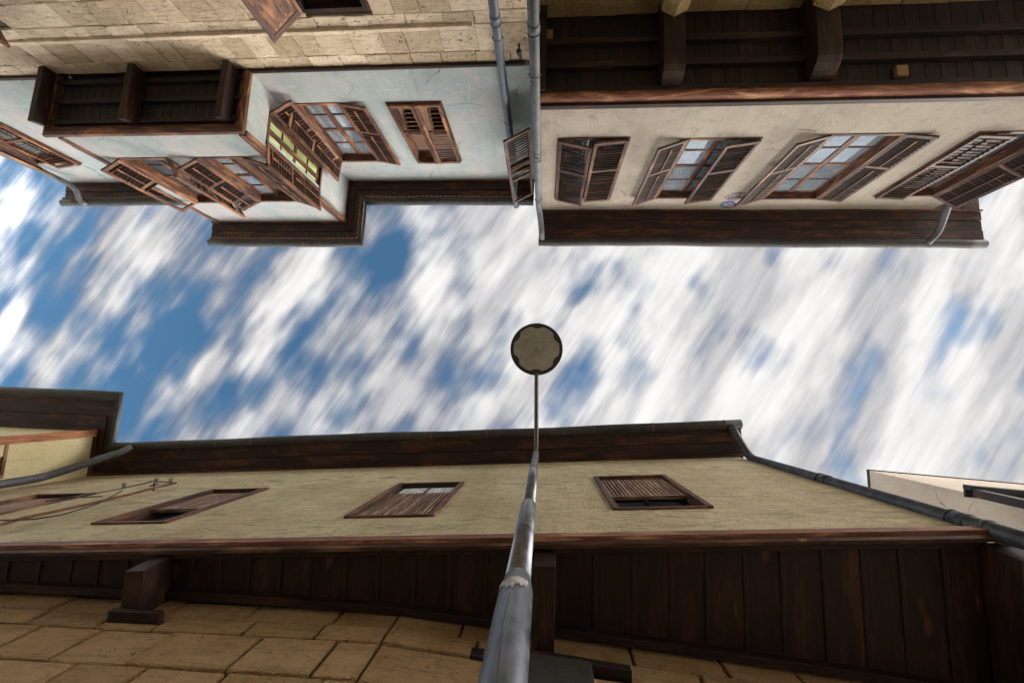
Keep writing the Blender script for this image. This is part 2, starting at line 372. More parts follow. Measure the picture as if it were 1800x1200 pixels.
def wall_mesh(mb, s0, s1, z0, z1, holes, depth=.22, step=1.2):
    xs = sorted({s0, s1, *[h[0] for h in holes], *[h[1] for h in holes]}); zs = sorted({z0, z1, *[h[2] for h in holes], *[h[3] for h in holes]})
    xs = [x for x in xs if s0 <= x <= s1]; zs = [z for z in zs if z0 <= z <= z1]
    for a, b in zip(xs, xs[1:]):
        for c, d in zip(zs, zs[1:]):
            if any(h[0]-1e-6 <= a and b <= h[1]+1e-6 and h[2]-1e-6 <= c and d <= h[3]+1e-6 for h in holes): continue
            mb.poly([(a,0,c),(b,0,c),(b,0,d),(a,0,d)]); mb.poly([(b,-depth,c),(a,-depth,c),(a,-depth,d),(b,-depth,d)])
    for h in holes:
        a, b, c, d = max(h[0],s0), min(h[1],s1), h[2], h[3]
        mb.poly([(a,0,c),(a,0,d),(a,-depth,d),(a,-depth,c)]); mb.poly([(b,0,c),(b,-depth,c),(b,-depth,d),(b,0,d)])
        mb.poly([(a,0,d),(b,0,d),(b,-depth,d),(a,-depth,d)]); mb.poly([(a,0,c),(a,-depth,c),(b,-depth,c),(b,0,c)])
    for x in (s0, s1): mb.poly([(x,0,z0),(x,0,z1),(x,-depth,z1),(x,-depth,z0)])
    mb.poly([(s0,0,z1),(s1,0,z1),(s1,-depth,z1),(s0,-depth,z1)]); mb.poly([(s0,0,z0),(s0,-depth,z0),(s1,-depth,z0),(s1,0,z0)])
def blocks(mb, s0, s1, courses, wmin, wmax, holes=(), gap=.005, depth=.12, proud=.0):
    for z0, z1 in zip(courses, courses[1:]):
        x = s0 - random.random()*wmin*.9
        while x < s1:
            w_ = random.uniform(wmin, wmax)
            if s1-(x+w_) < wmin*.7: w_ = s1-x
            a, b = max(x, s0), min(x+w_, s1); x += w_+1e-6
            if b-a < .04: continue
            segs = [(a, b)]
            for h in holes:
                if z1 > h[2]+.01 and z0 < h[3]-.01:
                    ns_ = []
                    for (p, q) in segs:
                        if q <= h[0] or p >= h[1]: ns_.append((p, q)); continue
                        if p < h[0]: ns_.append((p, h[0]))
                        if q > h[1]: ns_.append((h[1], q))
                    segs = ns_
            for p, q in segs:
                if q-p < .03: continue
                y = proud + random.uniform(-.007, .007); j = lambda: random.uniform(-.003,.003)
                g1 = gap*.5; P = []
                for (yy, ins) in ((-depth, 0), (y, 0)):
                    pass
                e = .006
                A=(p+g1,q-g1,z0+g1,z1-g1)
                b0 = len(mb.v); t = random.random()
                r0 = [(A[0]+j(),-depth,A[2]+j()),(A[1]+j(),-depth,A[2]+j()),(A[1]+j(),-depth,A[3]+j()),(A[0]+j(),-depth,A[3]+j())]
                r1 = [(v[0], y-e, v[2]) for v in r0]
                cx, cz = (A[0]+A[1])/2, (A[2]+A[3])/2
                r2 = [(v[0]+(e if v[0]<cx else -e), y, v[2]+(e if v[2]<cz else -e)) for v in r0]
                mb.v += [Vector(v) for v in r0+r1+r2]
                for k in range(4):
                    k2=(k+1)%4
                    mb.face([b0+k,b0+k2,b0+4+k2,b0+4+k],[(0,0)]*4,t); mb.face([b0+4+k,b0+4+k2,b0+8+k2,b0+8+k],[(0,0)]*4,t)
                mb.face([b0+8,b0+9,b0+10,b0+11],[(0,0)]*4,t)

# ------------------------------------------------------------------ window pieces
def make_leaf(w_, h, mat, parent, M, louvre=True, sides=1, missing=(), mid=.42, thick=.034, tilt=48, loose=(), tie=True, name='shutter', stile=.048, pitch=.060, label=None, so=1, ts=None):
    mb = MB(); T = random.uniform(.25, .8); tt = lambda: min(1, max(0, T+random.uniform(-.25,.25)))
    mb.box(0, stile, 0, thick, 0, h, tone=tt()); mb.box(w_-stile, w_, 0, thick, 0, h, tone=tt())
    zm = h*mid
    for z0, z1 in ((0, stile*1.1), (zm-stile*.5, zm+stile*.5), (h-stile*1.1, h)): mb.box(stile, w_-stile, .003, thick-.003, z0, z1, tone=tt())
    for (a, b) in ((stile*1.1, zm-stile*.5), (zm+stile*.5, h-stile*1.1)):
        if louvre:
            n = max(3, int((b-a)/pitch)); p = (b-a)/n
            for i in range(n):
                z = a+p*(i+.5); f = z/h
                if any(m0 <= f <= m1 for m0, m1 in missing): continue
                ang = -(ts or so)*math.radians(tilt)+random.uniform(-.05,.05); roll = 0
                if any(m0 <= f <= m1 for m0, m1 in loose): ang += random.uniform(-.7,.5); roll = random.uniform(-.35,.25)
                X = Matrix.Translation((w_/2, thick/2, z)) @ Matrix.Rotation(roll, 4, 'Y') @ Matrix.Rotation(ang, 4, 'X')
                e_ = .008; t_ = tt()
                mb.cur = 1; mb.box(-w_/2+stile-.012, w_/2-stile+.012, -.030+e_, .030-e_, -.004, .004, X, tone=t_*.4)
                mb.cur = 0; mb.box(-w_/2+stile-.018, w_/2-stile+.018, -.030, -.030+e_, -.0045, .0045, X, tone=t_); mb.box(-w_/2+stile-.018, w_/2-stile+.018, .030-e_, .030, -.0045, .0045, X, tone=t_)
            if tie and not any(m0 <= (a+b)/2/h <= m1 for m0, m1 in missing):
                mb.box(w_/2-.009, w_/2+.009, *((-.020,-.006) if so > 0 else (thick+.006, thick+.020)), a+.03, b-.03, tone=.8)
        else:
            mb.box(stile, w_-stile, thick*.3, thick*.6, a, b, tone=tt()); mb.box(stile+.03, w_-stile-.03, thick*.15, thick*.8, a+.04, b-.04, tone=tt())
            k = stile+.03; 
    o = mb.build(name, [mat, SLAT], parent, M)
    if label: o['label'] = label
    return o
def window(house, W, r, mat, smat, leaves=(), cols=2, rows=4, rec=.13, fr=.055, open_left=False, pane=GLASS, lintel=True, name='window', sashes=(1,1), label=None, proud=.016):
    s0, s1, z0, z1 = r; mb = MB()
    # outer frame
    mb.box(s0, s0+fr, -.16, proud, z0, z1); mb.box(s1-fr, s1, -.16, proud, z0, z1)
    mb.box(s0+fr, s1-fr, -.16, proud-.003, z0, z0+fr*.8); mb.box(s0+fr, s1-fr, -.16, proud-.003, z1-fr*.8, z1)
    win = mb.build(name, mat, house, W.M, bevel=.004)
    if label: win['label'] = label
    a, b, c, d = s0+fr, s1-fr, z0+fr*.8, z1-fr*.8; mid = (a+b)/2
    # casements: one mesh of glazing bars each, one glass each
    for k, (x0, x1) in enumerate(((a+.002, mid-.002), (mid+.002, b-.002))):
        st = sashes[k]
        if not st: continue
        M = W.M @ Matrix.Translation((x0 if k == 0 else x1, -rec, 0)) 
        if st == 2: M = M @ Matrix.Rotation(math.radians(-70 if k == 0 else 70), 4, 'Z')
        u0, u1 = (0, x1-x0) if k == 0 else (x0-x1, 0)
        sb = MB(); f_ = .038
        sb.box(u0, u0+f_, 0, .035, c, d); sb.box(u1-f_, u1, 0, .035, c, d)
        zs = [c+(d-c)*i/rows for i in range(rows+1)]
        for i, z in enumerate(zs):
            t = .02 if i in (0, rows) else (.026 if (rows % 2 == 0 and i == rows//2) else .009)
            zz0, zz1 = max(c, z-t), min(d, z+t)
            if i == 0: zz1 = c+.038
            if i == rows: zz0 = d-.038
            sb.box(u0+f_, u1-f_, .003, .031, zz0, zz1)
        s_ = sb.build('sash', mat, win, M)
        gb = MB(); gb.box(u0+f_-.005, u1-f_+.005, .012, .017, c+.03, d-.03, tone=.5); gb.build('pane', pane, win, M)
    for L in leaves:
        side, ang, wl = L[0], L[1], L[2]; kw = L[3] if len(L) > 3 else {}
        hs = (s0+fr*.45) if side == 'l' else (s1-fr*.45); hh = z1-z0-2*.012
        M = W.M @ Matrix.Translation((hs, proud+.006, z0+.012)) @ Matrix.Rotation(ang, 4, 'Z')
        kw.setdefault('so', 1 if side == 'l' else -1); kw.setdefault('ts', kw['so'])
        make_leaf(wl, hh, kw.pop('mat', smat), win, M @ (Matrix.Translation((0,-.034,0)) if side == 'r' else Matrix()), **kw)
    return win
def from_tip(W, r, side, p0, p1, wl=None, fr=.055):
    hs = (r[0]+fr*.45) if side == 'l' else (r[1]-fr*.45)
    a, w_ = W.tip(hs, r[2], r[3], p0, p1, .02); half = (r[1]-r[0])/2-fr*.4
    print('leaf', side, round(math.degrees(a)), 'w', round(w_, 2), 'half', round(half, 2))
    return (side, a, wl or min(max(w_, half*.85), half*1.2))

def wob(mb):        # old timber sags a little along its length
    for v in mb.v:
        x = v.x; v.z += .009*math.sin(1.9*x+.6)+.005*math.sin(5.3*x); v.y += .007*math.sin(1.3*x+2)+.004*math.sin(4.1*x+1)
def eave(house, path, zt, wid, ks=None, scallop=False, gmat=GUT, boards=2, wood_=WE, gr=.074, ext=(0,0), gdrop=0.02, straps=.9, sfx=''):
    """path runs so that the left-hand normal points to the street"""
    P = [Vector(p) for p in path]
    d0 = (P[0]-P[1]).normalized(); d1 = (P[-1]-P[-2]).normalized()
    Q = [P[0]+d0*ext[0]] + P[1:-1] + [P[-1]+d1*ext[1]]; Q0, ks0 = Q, ks
    k_ = ks or [1]*(len(Q)-1); Qn, kn = [Q[0]], []            # cut long runs so that they can sag
    for i in range(len(Q)-1):
        m_ = max(1, int((Q[i+1]-Q[i]).length/.35))
        for j in range(1, m_+1): Qn.append(Q[i].lerp(Q[i+1], j/m_)); kn.append(k_[i])
    Q, ks = Qn, kn
    sb = MB(); W_ = wid-2*gr
    sb.sweep([(-.25,zt+.035),(-.25,zt+.06),(W_+.02,zt+.06),(W_+.02,zt+.035)], Q, ks, tone=.1)
    edge = [W_*i/boards for i in range(boards+1)]
    for i in range(boards):
        a, b = edge[i]+.004, edge[i+1]-.004; z = zt+.012*(i%2)
        sb.sweep([(a,z),(a,z+.022),(b,z+.022),(b,z)], Q, ks)
    sb.sweep([(-.002,zt-.045),(-.002,zt-.001),(.035,zt-.001),(.022,zt-.045)], Q, ks, tone=.9)     # cover strip along the wall
    wob(sb); sb.build('eave_soffit', wood_, house)
    if scallop:
        Qs, kss = Q, ks; Q, ks = Q0, ks0
        N = []
        for i in range(len(Q)-1):
            k = ks or [1]*(len(Q)-1)
            dd = (Q[i+1]-Q[i]); L = dd.length; dd = dd.normalized(); nn = Vector((-dd.y, dd.x))
            def ends(j):
                if j == 0 or j == len(Q)-1: return 0
                da = (Q[j]-Q[j-1]).normalized(); db = (Q[j+1]-Q[j]).normalized(); cr_ = da.x*db.y-da.y*db.x
                return -cr_   # convex corner (turning right) lengthens the board
            e0, e1 = ends(i)*W_, ends(i+1)*W_
            fb = MB(); n = max(2, int((L+e0+e1)/.012)); off = W_*k[i]
            for j in range(n):
                ua, ub = -e0+(L+e0+e1)*j/n, -e0+(L+e0+e1)*(j+1)/n
                za, zb = [zt-.012-.050*abs(math.sin(math.pi*u/.092)) for u in (ua, ub)]
                for o1, o2 in ((off-.020, off+.004),):
                    A = [Q[i]+dd*ua+nn*o1, Q[i]+dd*ub+nn*o1, Q[i]+dd*ub+nn*o2, Q[i]+dd*ua+nn*o2]
                    fb.hexa([(A[0].x,A[0].y,za),(A[1].x,A[1].y,zb),(A[2].x,A[2].y,zb),(A[3].x,A[3].y,za)]+[(q.x,q.y,zt+.035) for q in A], tone=.8)
            wob(fb); fb.build('fascia_board', SCW, house)
    else:
        fb = MB(); fb.sweep([(W_-.006,zt-.022),(W_-.006,zt+.03),(W_+.014,zt+.03),(W_+.014,zt-.022)], Q, ks, tone=.85); wob(fb); fb.build('fascia_board', wood_, house)
    if scallop: Q, ks = Qs, kss
    gb = MB(); c = wid-gr; zc = zt+.02-gdrop
    prof = [(c+gr*math.cos(math.pi+math.pi*i/12), zc+gr*math.sin(math.pi+math.pi*i/12)) for i in range(13)]
    prof += [(c+(gr-.006)*math.cos(2*math.pi-math.pi*i/12), zc+(gr-.006)*math.sin(2*math.pi-math.pi*i/12)) for i in range(13)]
    gb.sweep(prof, Q, ks, tone=.5, smooth=True)
    Q, ks = Q0, ks0
    for i in range(len(Q)-1):
        k = (ks or [1]*(len(Q)-1))[i]; dd = Q[i+1]-Q[i]; L = dd.length; dd = dd.normalized(); nn = Vector((-dd.y, dd.x))
        u = straps*.3
        while u < L:
            A = Q[i]+dd*u; wd = random.choice((.012,.02,.012))
            gb2 = [(c*k+(gr+.004)*math.cos(math.pi+math.pi*t/8), zc+(gr+.004)*math.sin(math.pi+math.pi*t/8)) for t in range(9)]
            gb2 += [(c*k+gr*.98*math.cos(2*math.pi-math.pi*t/8), zc+gr*.98*math.sin(2*math.pi-math.pi*t/8)) for t in range(9)]
            gb.cur = random.choice((1,1,0)); gb.sweep(gb2, [A, A+dd*wd]); gb.cur = 0
            u += straps*random.uniform(.45, 1.25)
    wob(gb); gut = gb.build('gutter', [gmat, RUST], house)
    # roof covering above
    rb = MB(); zr = zt+.1
    rb.sweep([(wid-.14,zr),(wid-.14,zr+.05),(-3.2,zr+1.35),(-3.2,zr+1.30)], [Q[0], Q[-1]] if False else Q, [1]*(len(Q)-1) if len(Q)==2 else ks, tone=.5) if len(Q) == 2 else None
    if rb.v: rb.build('roof', TILE, house)
    return gut
def pipe(house, pts, r, mat, name='downpipe', joints=(), clips=()):
    mb = MB(); P = [Vector(p) for p in pts]
    # round the elbows
    out = [P[0]]
    for i in range(1, len(P)-1):
        a = (P[i-1]-P[i]); b = (P[i+1]-P[i]); k = min(.12, a.length*.4, b.length*.4)
        p0, p2 = P[i]+a.normalized()*k, P[i]+b.normalized()*k
        for t in (0,.25,.5,.75,1): out.append(p0*(1-t)**2 + P[i]*2*t*(1-t) + p2*t*t)
    out.append(P[-1]); mb.tube(out, r, 16)
    for (i, f) in joints:
        a, b = P[i], P[i+1]; q = a.lerp(b, f); d = (b-a).normalized(); mb.tube([q-d*.045, q+d*.045], r*1.12, 16); mb.tube([q+d*.06, q+d*.068], r*1.16, 16)
    a, b = P[0], P[1]; L_ = (b-a).length; u = 2.6
    while u < L_-.1:
        q = a+(b-a)/L_*u; mb.tube([q-Vector((0,0,.012)), q+Vector((0,0,.012))], r*1.10, 16)
        for sx in (-1, 1): mb.box(q.x+sx*r*1.05-.012, q.x+sx*r*1.05+.012, q.y-.006, q.y+.006, q.z-.012, q.z+.012)
        u += 1.45
    o = mb.build(name, mat, house)
    return o

# ================================================================== the street
gm = MB(); gm.poly([(-60,-60,0),(60,-60,0),(60,60,0),(-60,60,0)])
gm.build('ground', PAVE, None, kind='structure')

# ================================================================== house with blue-green plaster (upper left of the photo)
ZB0, ZB1 = 4.6+CH, 7.42+CH
HB = empty('plaster_house', (-5.5, -6.2, 0), 'pale blue-green plastered house with projecting bay over a limestone storey', 'house', 'houses lining the narrow street')
YB = -4.11; YBAY = -3.255
WBm = Wall((0, YB), (0, 1)); WBf = Wall((0, YBAY), (0, 1)); WBs = Wall((-3.98, 0), (1, 0))
xl = WBm.hit(128, 323)[0]; bl = -6.62; br = at(425, 231, ZB0).x
WBs = Wall((br, 0), (1, 0)); WBl = Wall((bl, 0), (-1, 0)); print('xl', xl, 'bay', bl, br, at(382,388,ZB1), at(102,240,ZB0))
bl = (at(382,388,ZB1).x + at(100,238,ZB0).x)/2; WBl = Wall((bl, 0), (-1, 0))
rW1 = WBm.rect([(510,181),(606,181),(664,284),(600,284)]); rW2 = WBm.rect([(677,179),(778,178),(811,283),(732,283)])
q1, q2 = WBm.hit(146,287), WBm.hit(40,235); rWL = (q1[0]-.98, q1[0], q1[1]-1.42, q1[1])
rF1 = WBf.rect([(207,278),(293,276),(419,356),(347,356)]); rF2 = WBf.rect([(340,276),(432,275),(525,355),(459,353)])
h1, h2 = WBs.hit(470,187), WBs.hit(470,262); h3, h4 = WBs.hit(565,337), WBs.hit(564,292)
sa, sb_ = sorted([(h1[0]+h4[0])/2, (h2[0]+h3[0])/2]); rS = (sa, sb_, (h1[1]+h2[1])/2, (h3[1]+h4[1])/2)
rL = (-YB*-1+.15 if False else YBAY-.72, YBAY-.12, rS[2], rS[3])   # window in the bay's far flank
for nme, r_ in (('W1',rW1),('W2',rW2),('F1',rF1),('F2',rF2),('S',rS),('WL',rWL)): print(nme, [round(x,2) for x in r_])
XR = -.17
m = MB(); wall_mesh(m, xl, bl+.02, ZB0+.03, ZB1+.05, [rWL]); wall_mesh(m, br-.02, XR-.05, ZB0+.03, ZB1+.05, [rW1, rW2])
m.poly([(xl,-.2,ZB0),(xl,-4,ZB0),(xl,-4,ZB1),(xl,-.2,ZB1)]); m.poly([(xl,-4,0),(XR,-4,0),(XR,-4,ZB1),(xl,-4,ZB1)])
m.build('wall', PB, HB, WBm.M)
m = MB(); wall_mesh(m, bl, br, ZB0+.05, ZB1+.05, [rF1, rF2]); bay = m.build('bay', PB, HB, WBf.M)
m = MB(); wall_mesh(m, -YBAY+.001, -YB, ZB0+.05, ZB1+.05, [rS]); m.build('flank_wall', PB, bay, WBs.M)
WBl2 = Wall((bl, 0), (-1, 0)); rL = (YB+.14, YBAY-.10, rS[2], rS[3])
m = MB(); wall_mesh(m, YB, YBAY-.001, ZB0+.05, ZB1+.05, [rL]); m.build('flank_wall', PB, bay, WBl2.M)
# limestone storey
cs = []
zz_ = ZB0
zl = WBm.hit(420, 62)[1]; print('ledge z', zl)
cs = [ZB0-.17, ZB0]; 
while cs[0] > 0.2: cs.insert(0, cs[0]-random.uniform(.24,.33))
cs[0] = 0
k = min(range(len(cs)), key=lambda i: abs(cs[i]-zl)); cs[k] = zl
st = WBm.hit(650, 19); sl_ = WBm.hit(529, 20); rST = (sl_[0], st[0], sl_[1]-1.5, (st[1]+sl_[1])/2)
st0 = WBm.hit(0, 36); rS0 = (st0[0]-1.0, st0[0]-.05, st0[1]-1.5, st0[1])
print('stone windows', rST, rS0)
m = MB(); blocks(m, xl, XR-.1, cs, .24, .46, [rST, rS0], proud=-.03); 
m.cur = 1; m.cur = 0
m.build('stone_wall', SB, HB, WBm.M)
m = MB(); wall_mesh(m, xl+.01, XR-.11, 0, ZB0-.01, [rST, rS0], .3); m.build('mortar_bed', MORT, HB, WBm.M @ Matrix.Translation((0,-.068,0)))
xe = WBm.hit(830, 48)[0]
m = MB(); m.box(xl, xe, -.05, .012, zl-.02, zl+.025); m.build('stone_ledge', SB, HB, WBm.M, bevel=.006)
# timber band under the plaster
for (x0, x1) in ((xl-.03, bl-.17), (br+.02, XR-.18)):
    m = MB(); m.box(x0, x1, -.05, .016, ZB0-.012, ZB0+.028); m.build('timber_band', WD, HB, WBm.M, bevel=.004)
# bay soffit: boards, joists, brackets, moulding
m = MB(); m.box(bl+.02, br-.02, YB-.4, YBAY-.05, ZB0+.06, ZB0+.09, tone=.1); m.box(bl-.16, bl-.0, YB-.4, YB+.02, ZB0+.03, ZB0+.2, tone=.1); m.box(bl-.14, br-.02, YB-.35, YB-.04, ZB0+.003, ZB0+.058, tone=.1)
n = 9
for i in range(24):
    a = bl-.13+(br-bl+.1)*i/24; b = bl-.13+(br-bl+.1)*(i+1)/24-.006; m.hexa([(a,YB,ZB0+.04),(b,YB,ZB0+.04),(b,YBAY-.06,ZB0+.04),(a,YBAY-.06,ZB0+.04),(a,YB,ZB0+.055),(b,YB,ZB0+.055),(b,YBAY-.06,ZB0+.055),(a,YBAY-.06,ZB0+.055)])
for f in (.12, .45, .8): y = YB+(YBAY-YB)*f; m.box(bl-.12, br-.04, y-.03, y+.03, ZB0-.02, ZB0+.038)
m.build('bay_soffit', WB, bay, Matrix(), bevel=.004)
for (pa, pb) in (((50,200),(62,200)), ((208,200),(219,200)), ((377,200),(389,200))):
    bl_ = bl-.15; zb = ZB0-.17; xa, xb = at(*pa, zb).x, at(*pb, zb).x; xa, xb = xa, xa+.085
    m = MB(); y0, y1, y2 = YB-.02, at(215,209,zb).y, at(232,219,ZB0).y
    m.hexa([(xa,y0,zb),(xb,y0,zb),(xb,y1,zb),(xa,y1,zb),(xa,y0,ZB0+.02),(xb,y0,ZB0+.02),(xb,y2,ZB0+.02),(xa,y2,ZB0+.02)])
    m.build('bracket', WD, bay, Matrix(), bevel=.006)
m = MB()
pth = [(bl-.02, YB), (bl-.02, YBAY+.02), (br+.02, YBAY+.02), (br+.02, YB)]
pth = [(p[0], p[1]) for p in pth][::-1]
bq = [(bl-.15,YB),(bl-.15,YBAY),(br,YBAY),(br,YB)]
m.sweep([(0,ZB0+.045),(-.07,ZB0+.045),(-.07,ZB0-.015),(-.02,ZB0-.03),(.018,ZB0-.012),(.026,ZB0+.03)], bq, tone=.9)
m.sweep([(-.11,ZB0-.0),(-.11,ZB0+.04),(-.072,ZB0+.04),(-.072,ZB0-.0)], bq, tone=.2)
m.box(bl-.14, bl-.0, YB+.01, YBAY-.01, ZB0+.048, ZB0+.07)
m.build('bay_moulding', WF, bay, Matrix(), bevel=.004)
# corner boards
for (x, sg) in ((br, 1), (bl, -1)):
    m = MB(); wd = .085
    m.box(x-wd if sg > 0 else x-.022, x+.022 if sg > 0 else x+wd*.6, YBAY+.001, YBAY+.024, ZB0+.06, ZB1+.02)
    m.box(x+.001 if sg > 0 else x-.024, x+.024 if sg > 0 else x-.001, YBAY-.05, YBAY, ZB0+.06, ZB1+.02)
    m.build('corner_board', WC, bay, Matrix(), bevel=.004)
# windows
lv = from_tip(WBm, rW1, 'l', (512,230), (592,316)); lw = from_tip(WBm, rW1, 'r', (645,192), (701,290))
window(HB, WBm, rW1, WC, WC, [lv, lw], label='open window with both shutters thrown wide, nearest the bay flank', sashes=(1,1))
hw = (rW2[1]-rW2[0])/2-.03
w2 = window(HB, WBm, rW2, WC, WC, [('l', .03, hw, dict(missing=((0,.41),(.43,1.0)), name='shutter', label='shutter that has lost its slats', tie=False)), ('r', math.pi-.03, hw, dict(missing=((0,.41),), tie=False))], sashes=(0,0), label='window with closed shutters, slat panels hanging out')
for sx, ang in ((rW2[0]+.12, -34), (rW2[0]+.53, -26)):     # loose louvre flaps tipped outwards
    fw, fh = .26, .62 
    M = WBm.M @ Matrix.Translation((sx, .06, rW2[2]+.60)) @ Matrix.Rotation(math.radians(180), 4, 'X') @ Matrix.Rotation(math.radians(ang), 4, 'X')
    make_leaf(fw, .50, WC, w2, M, mid=.0, tie=False, so=-1, name='louvre_flap', stile=.04, tilt=35)
window(HB, WBm, rWL, WC, WC, [('l', math.radians(30), .47), ('r', math.pi-math.radians(8), .47)], sashes=(0,1))
l1 = from_tip(WBf, rF1, 'l', (183,303), (317,372)); l2 = from_tip(WBf, rF1, 'r', (312,312), (427,385))
window(bay, WBf, rF1, WC, WC, [l1+(dict(missing=((.5,.95),), loose=((.45,.55),)),), l2+(dict(loose=((.3,.9),), missing=((.05,.2),)),)], name='window', pane=DGLASS, label='bay window with splintered shutters')
l1 = from_tip(WBf, rF2, 'l', (311,300), (429,370)); l2 = from_tip(WBf, rF2, 'r', (472,292), (557,367))
window(bay, WBf, rF2, WC, WC, [l1+(dict(loose=((.75,.9),)),), l2], name='window', sashes=(1,0))
ws = window(bay, WBs, rS, WF, WC, [('l', math.radians(172), .36), ('r', math.radians(58), .33)], name='window', pane=CURT, rows=4, rec=.06, label='window filled by a green curtain')
window(bay, WBl2, rL, WF, WC, [('r', math.radians(95), .30, dict(missing=((.6,.9),)))], name='window', sashes=(1,1))
# stone-storey windows
window(HB, WBm, rST, WD, WC, [('l', math.radians(128), .46, dict(louvre=False))], sashes=(1,1), pane=DGLASS, rec=.1, label='stone framed window with one panelled shutter open')
window(HB, WBm, rS0, WD, WC, [('r', math.radians(52), .46, dict(louvre=True))], sashes=(1,1), pane=DGLASS, rec=.1)
# eaves
e1 = [(bl+.0, YB), (xl, YB)]
def toleft(p): return p[::-1]
eave(HB, [(xl, YB), (bl, YB)], ZB1, .50, None, True, ext=(.14, 0))
eave(HB, [(bl, YBAY), (br, YBAY), (br, YB), (XR-.12, YB)], ZB1, .50, [1, .82, 1], True, ext=(.14, 0))
m = MB(); zr = ZB1+.1
for (x0, x1, yy) in ((xl-.05, XR-.2, YB+.36), (bl-.05, br-.02, YBAY+.36)):
    m.hexa([(x0,yy,zr+(.0 if yy<YBAY else .004)),(x1,yy,zr),(x1,YB-4,zr+1.6),(x0,YB-4,zr+1.6),(x0,yy,zr+.05),(x1,yy,zr+.05),(x1,YB-4,zr+1.65),(x0,YB-4,zr+1.65)])
m.build('roof', TILE, HB)
SCR = plain('scratched_paint', (.31,.345,.335), .9, 0, .1)
# downpipes
yp = YB+.12; Wp = Wall((0, yp), (0, 1))
xp = (Wp.hit(873,20)[0]+Wp.hit(897,260)[0])/2; ztp = Wp.hit(901,312)[1]
pipe(HB, [(xp,yp,0.1),(xp,yp,ztp),at(903,340,ZB1-.25),at(908,364,ZB1-.03)], .052, PVC, joints=((0,.62),(0,.9)))
xq = Wp.hit(120,321)[0]
pipe(HB, [(xq-.02,yp,0.1),(xq-.02,yp,ZB1-.55),at(133,330,ZB1-.25),at(140,352,ZB1-.12),at(152,361,ZB1-.04)], .05, ZINC, joints=((0,.8),))
# insulator hook by the corner
m = MB(); p = at(912,94,ZB0-.25); p.y = YB-.03
m.tube([p, p+Vector((0,.10,0))], .012, 8); m.tube([p+Vector((0,.07,0)),p+Vector((0,.09,0)),p+Vector((0,.12,0)),p+Vector((0,.14,0))],[.02,.034,.03,.022],12); m.tube([p+Vector((.0,.1,.0)),p+Vector((.02,.13,.07))],.02,8)
o = m.build('cable_insulator', BLACK, None); o['label']='small black cable insulator screwed to the limestone corner beside the pipe'; o['category']='insulator'

# ================================================================== cream house (upper right)
ZC0, ZC1 = 4.7+CH, 7.66+CH; YCW = -3.62
HC = empty('plaster_house', (4, -6, 0), 'cream plastered house with a deep dark timber jetty and four shuttered windows in a row', 'house', 'houses lining the narrow street')
WCm = Wall((0, YCW), (0, 1)); xc0 = at(944,183,ZC0).x; xc1 = WCm.hit(1640,367)[0]; XCR = xc1
rC = [WCm.rect(p) for p in ([(978,243),(1107,240),(1074,351),(976,345)], [(1204,244),(1342,240),(1250,350),(1152,347)], [(1450,237),(1594,232),(1441,350),(1343,350)])]
c4a = WCm.hit(1725,231); c4b = WCm.hit(1531,345); s4 = (c4a[0]+c4b[0])/2
rC.append((s4, s4+(rC[2][1]-rC[2][0])*1.0, c4a[1], c4b[1]))
for r_ in rC: print('C', [round(x,2) for x in r_])
print('C x', xc0, xc1)
m = MB(); wall_mesh(m, xc0, xc1, ZC0+.02, ZC1+.05, rC)
for a in (xc0, xc1): m.poly([(a,-.2,ZC0),(a,-4,ZC0),(a,-4,ZC1),(a,-.2,ZC1)])
m.poly([(xc0,-4,0),(xc1,-4,0),(xc1,-4,ZC1),(xc0,-4,ZC1)]); m.build('wall', PC, HC, WCm.M)
hwC = (rC[0][1]-rC[0][0])/2-.03
window(HC, WCm, rC[0], WF, WG, [('l', math.radians(14), hwC, dict(tie=False)), ('r', math.pi-math.radians(5), hwC, dict(tie=False))], sashes=(1,1), label='window with both shutters nearly closed')
window(HC, WCm, rC[1], WF, WG, [from_tip(WCm, rC[1], 'l', (1153,269), (1115,359)), from_tip(WCm, rC[1], 'r', (1275,257), (1203,354))+(dict(tie=False),)])
window(HC, WCm, rC[2], WF, WG, [from_tip(WCm, rC[2], 'l', (1395,262), (1298,359)), from_tip(WCm, rC[2], 'r', (1646,244), (1482,354))])
window(HC, WCm, rC[3], WF, WG, [from_tip(WCm, rC[3], 'l', (1783,240), (1592,346))+(dict(tie=False),), from_tip(WCm, rC[3], 'r', (1860,262), (1692,353))], pane=DGLASS)
# jetty: soffit, joists, mouldings
ys = at(1060, 20, ZC0).y; print('C stone y', ys); xcr2 = xc1+.0
m = MB(); m.box(xc0, xcr2, ys-.3, YCW-.10, ZC0+.10, ZC0+.13, tone=.1)
nb_ = 40
for i in range(nb_):
    a = xc0+.02+(xcr2-xc0-.04)*i/nb_; b = xc0+.02+(xcr2-xc0-.04)*(i+1)/nb_-.005; m.box(a, b, ys-.05, YCW-.10, ZC0+.078, ZC0+.095)
for py in (70, 112): y = at(1060, py, ZC0).y; m.box(xc0+.05, xcr2, y-.04, y+.04, ZC0+.0, ZC0+.076)
m.box(xc0+.05, xcr2, YCW-.19, YCW-.13, ZC0-.04, ZC0+.077); m.box(xc0, xc0+.1, ys, YCW-.11, ZC0-.12, ZC0+.077)
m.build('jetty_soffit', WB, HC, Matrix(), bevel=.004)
m = MB(); m.sweep([(-.13,ZC0+.075),(-.13,ZC0-.045)]+[(-.072+.05*math.cos(math.radians(a)), ZC0-.02+.05*math.sin(math.radians(a))) for a in range(190,360,17)]+[(-.022,ZC0+.0),(-.022,ZC0+.06)], [(xc0,YCW),(xcr2+.03,YCW)], tone=.95)
m.build('jetty_moulding', WR, HC, Matrix())
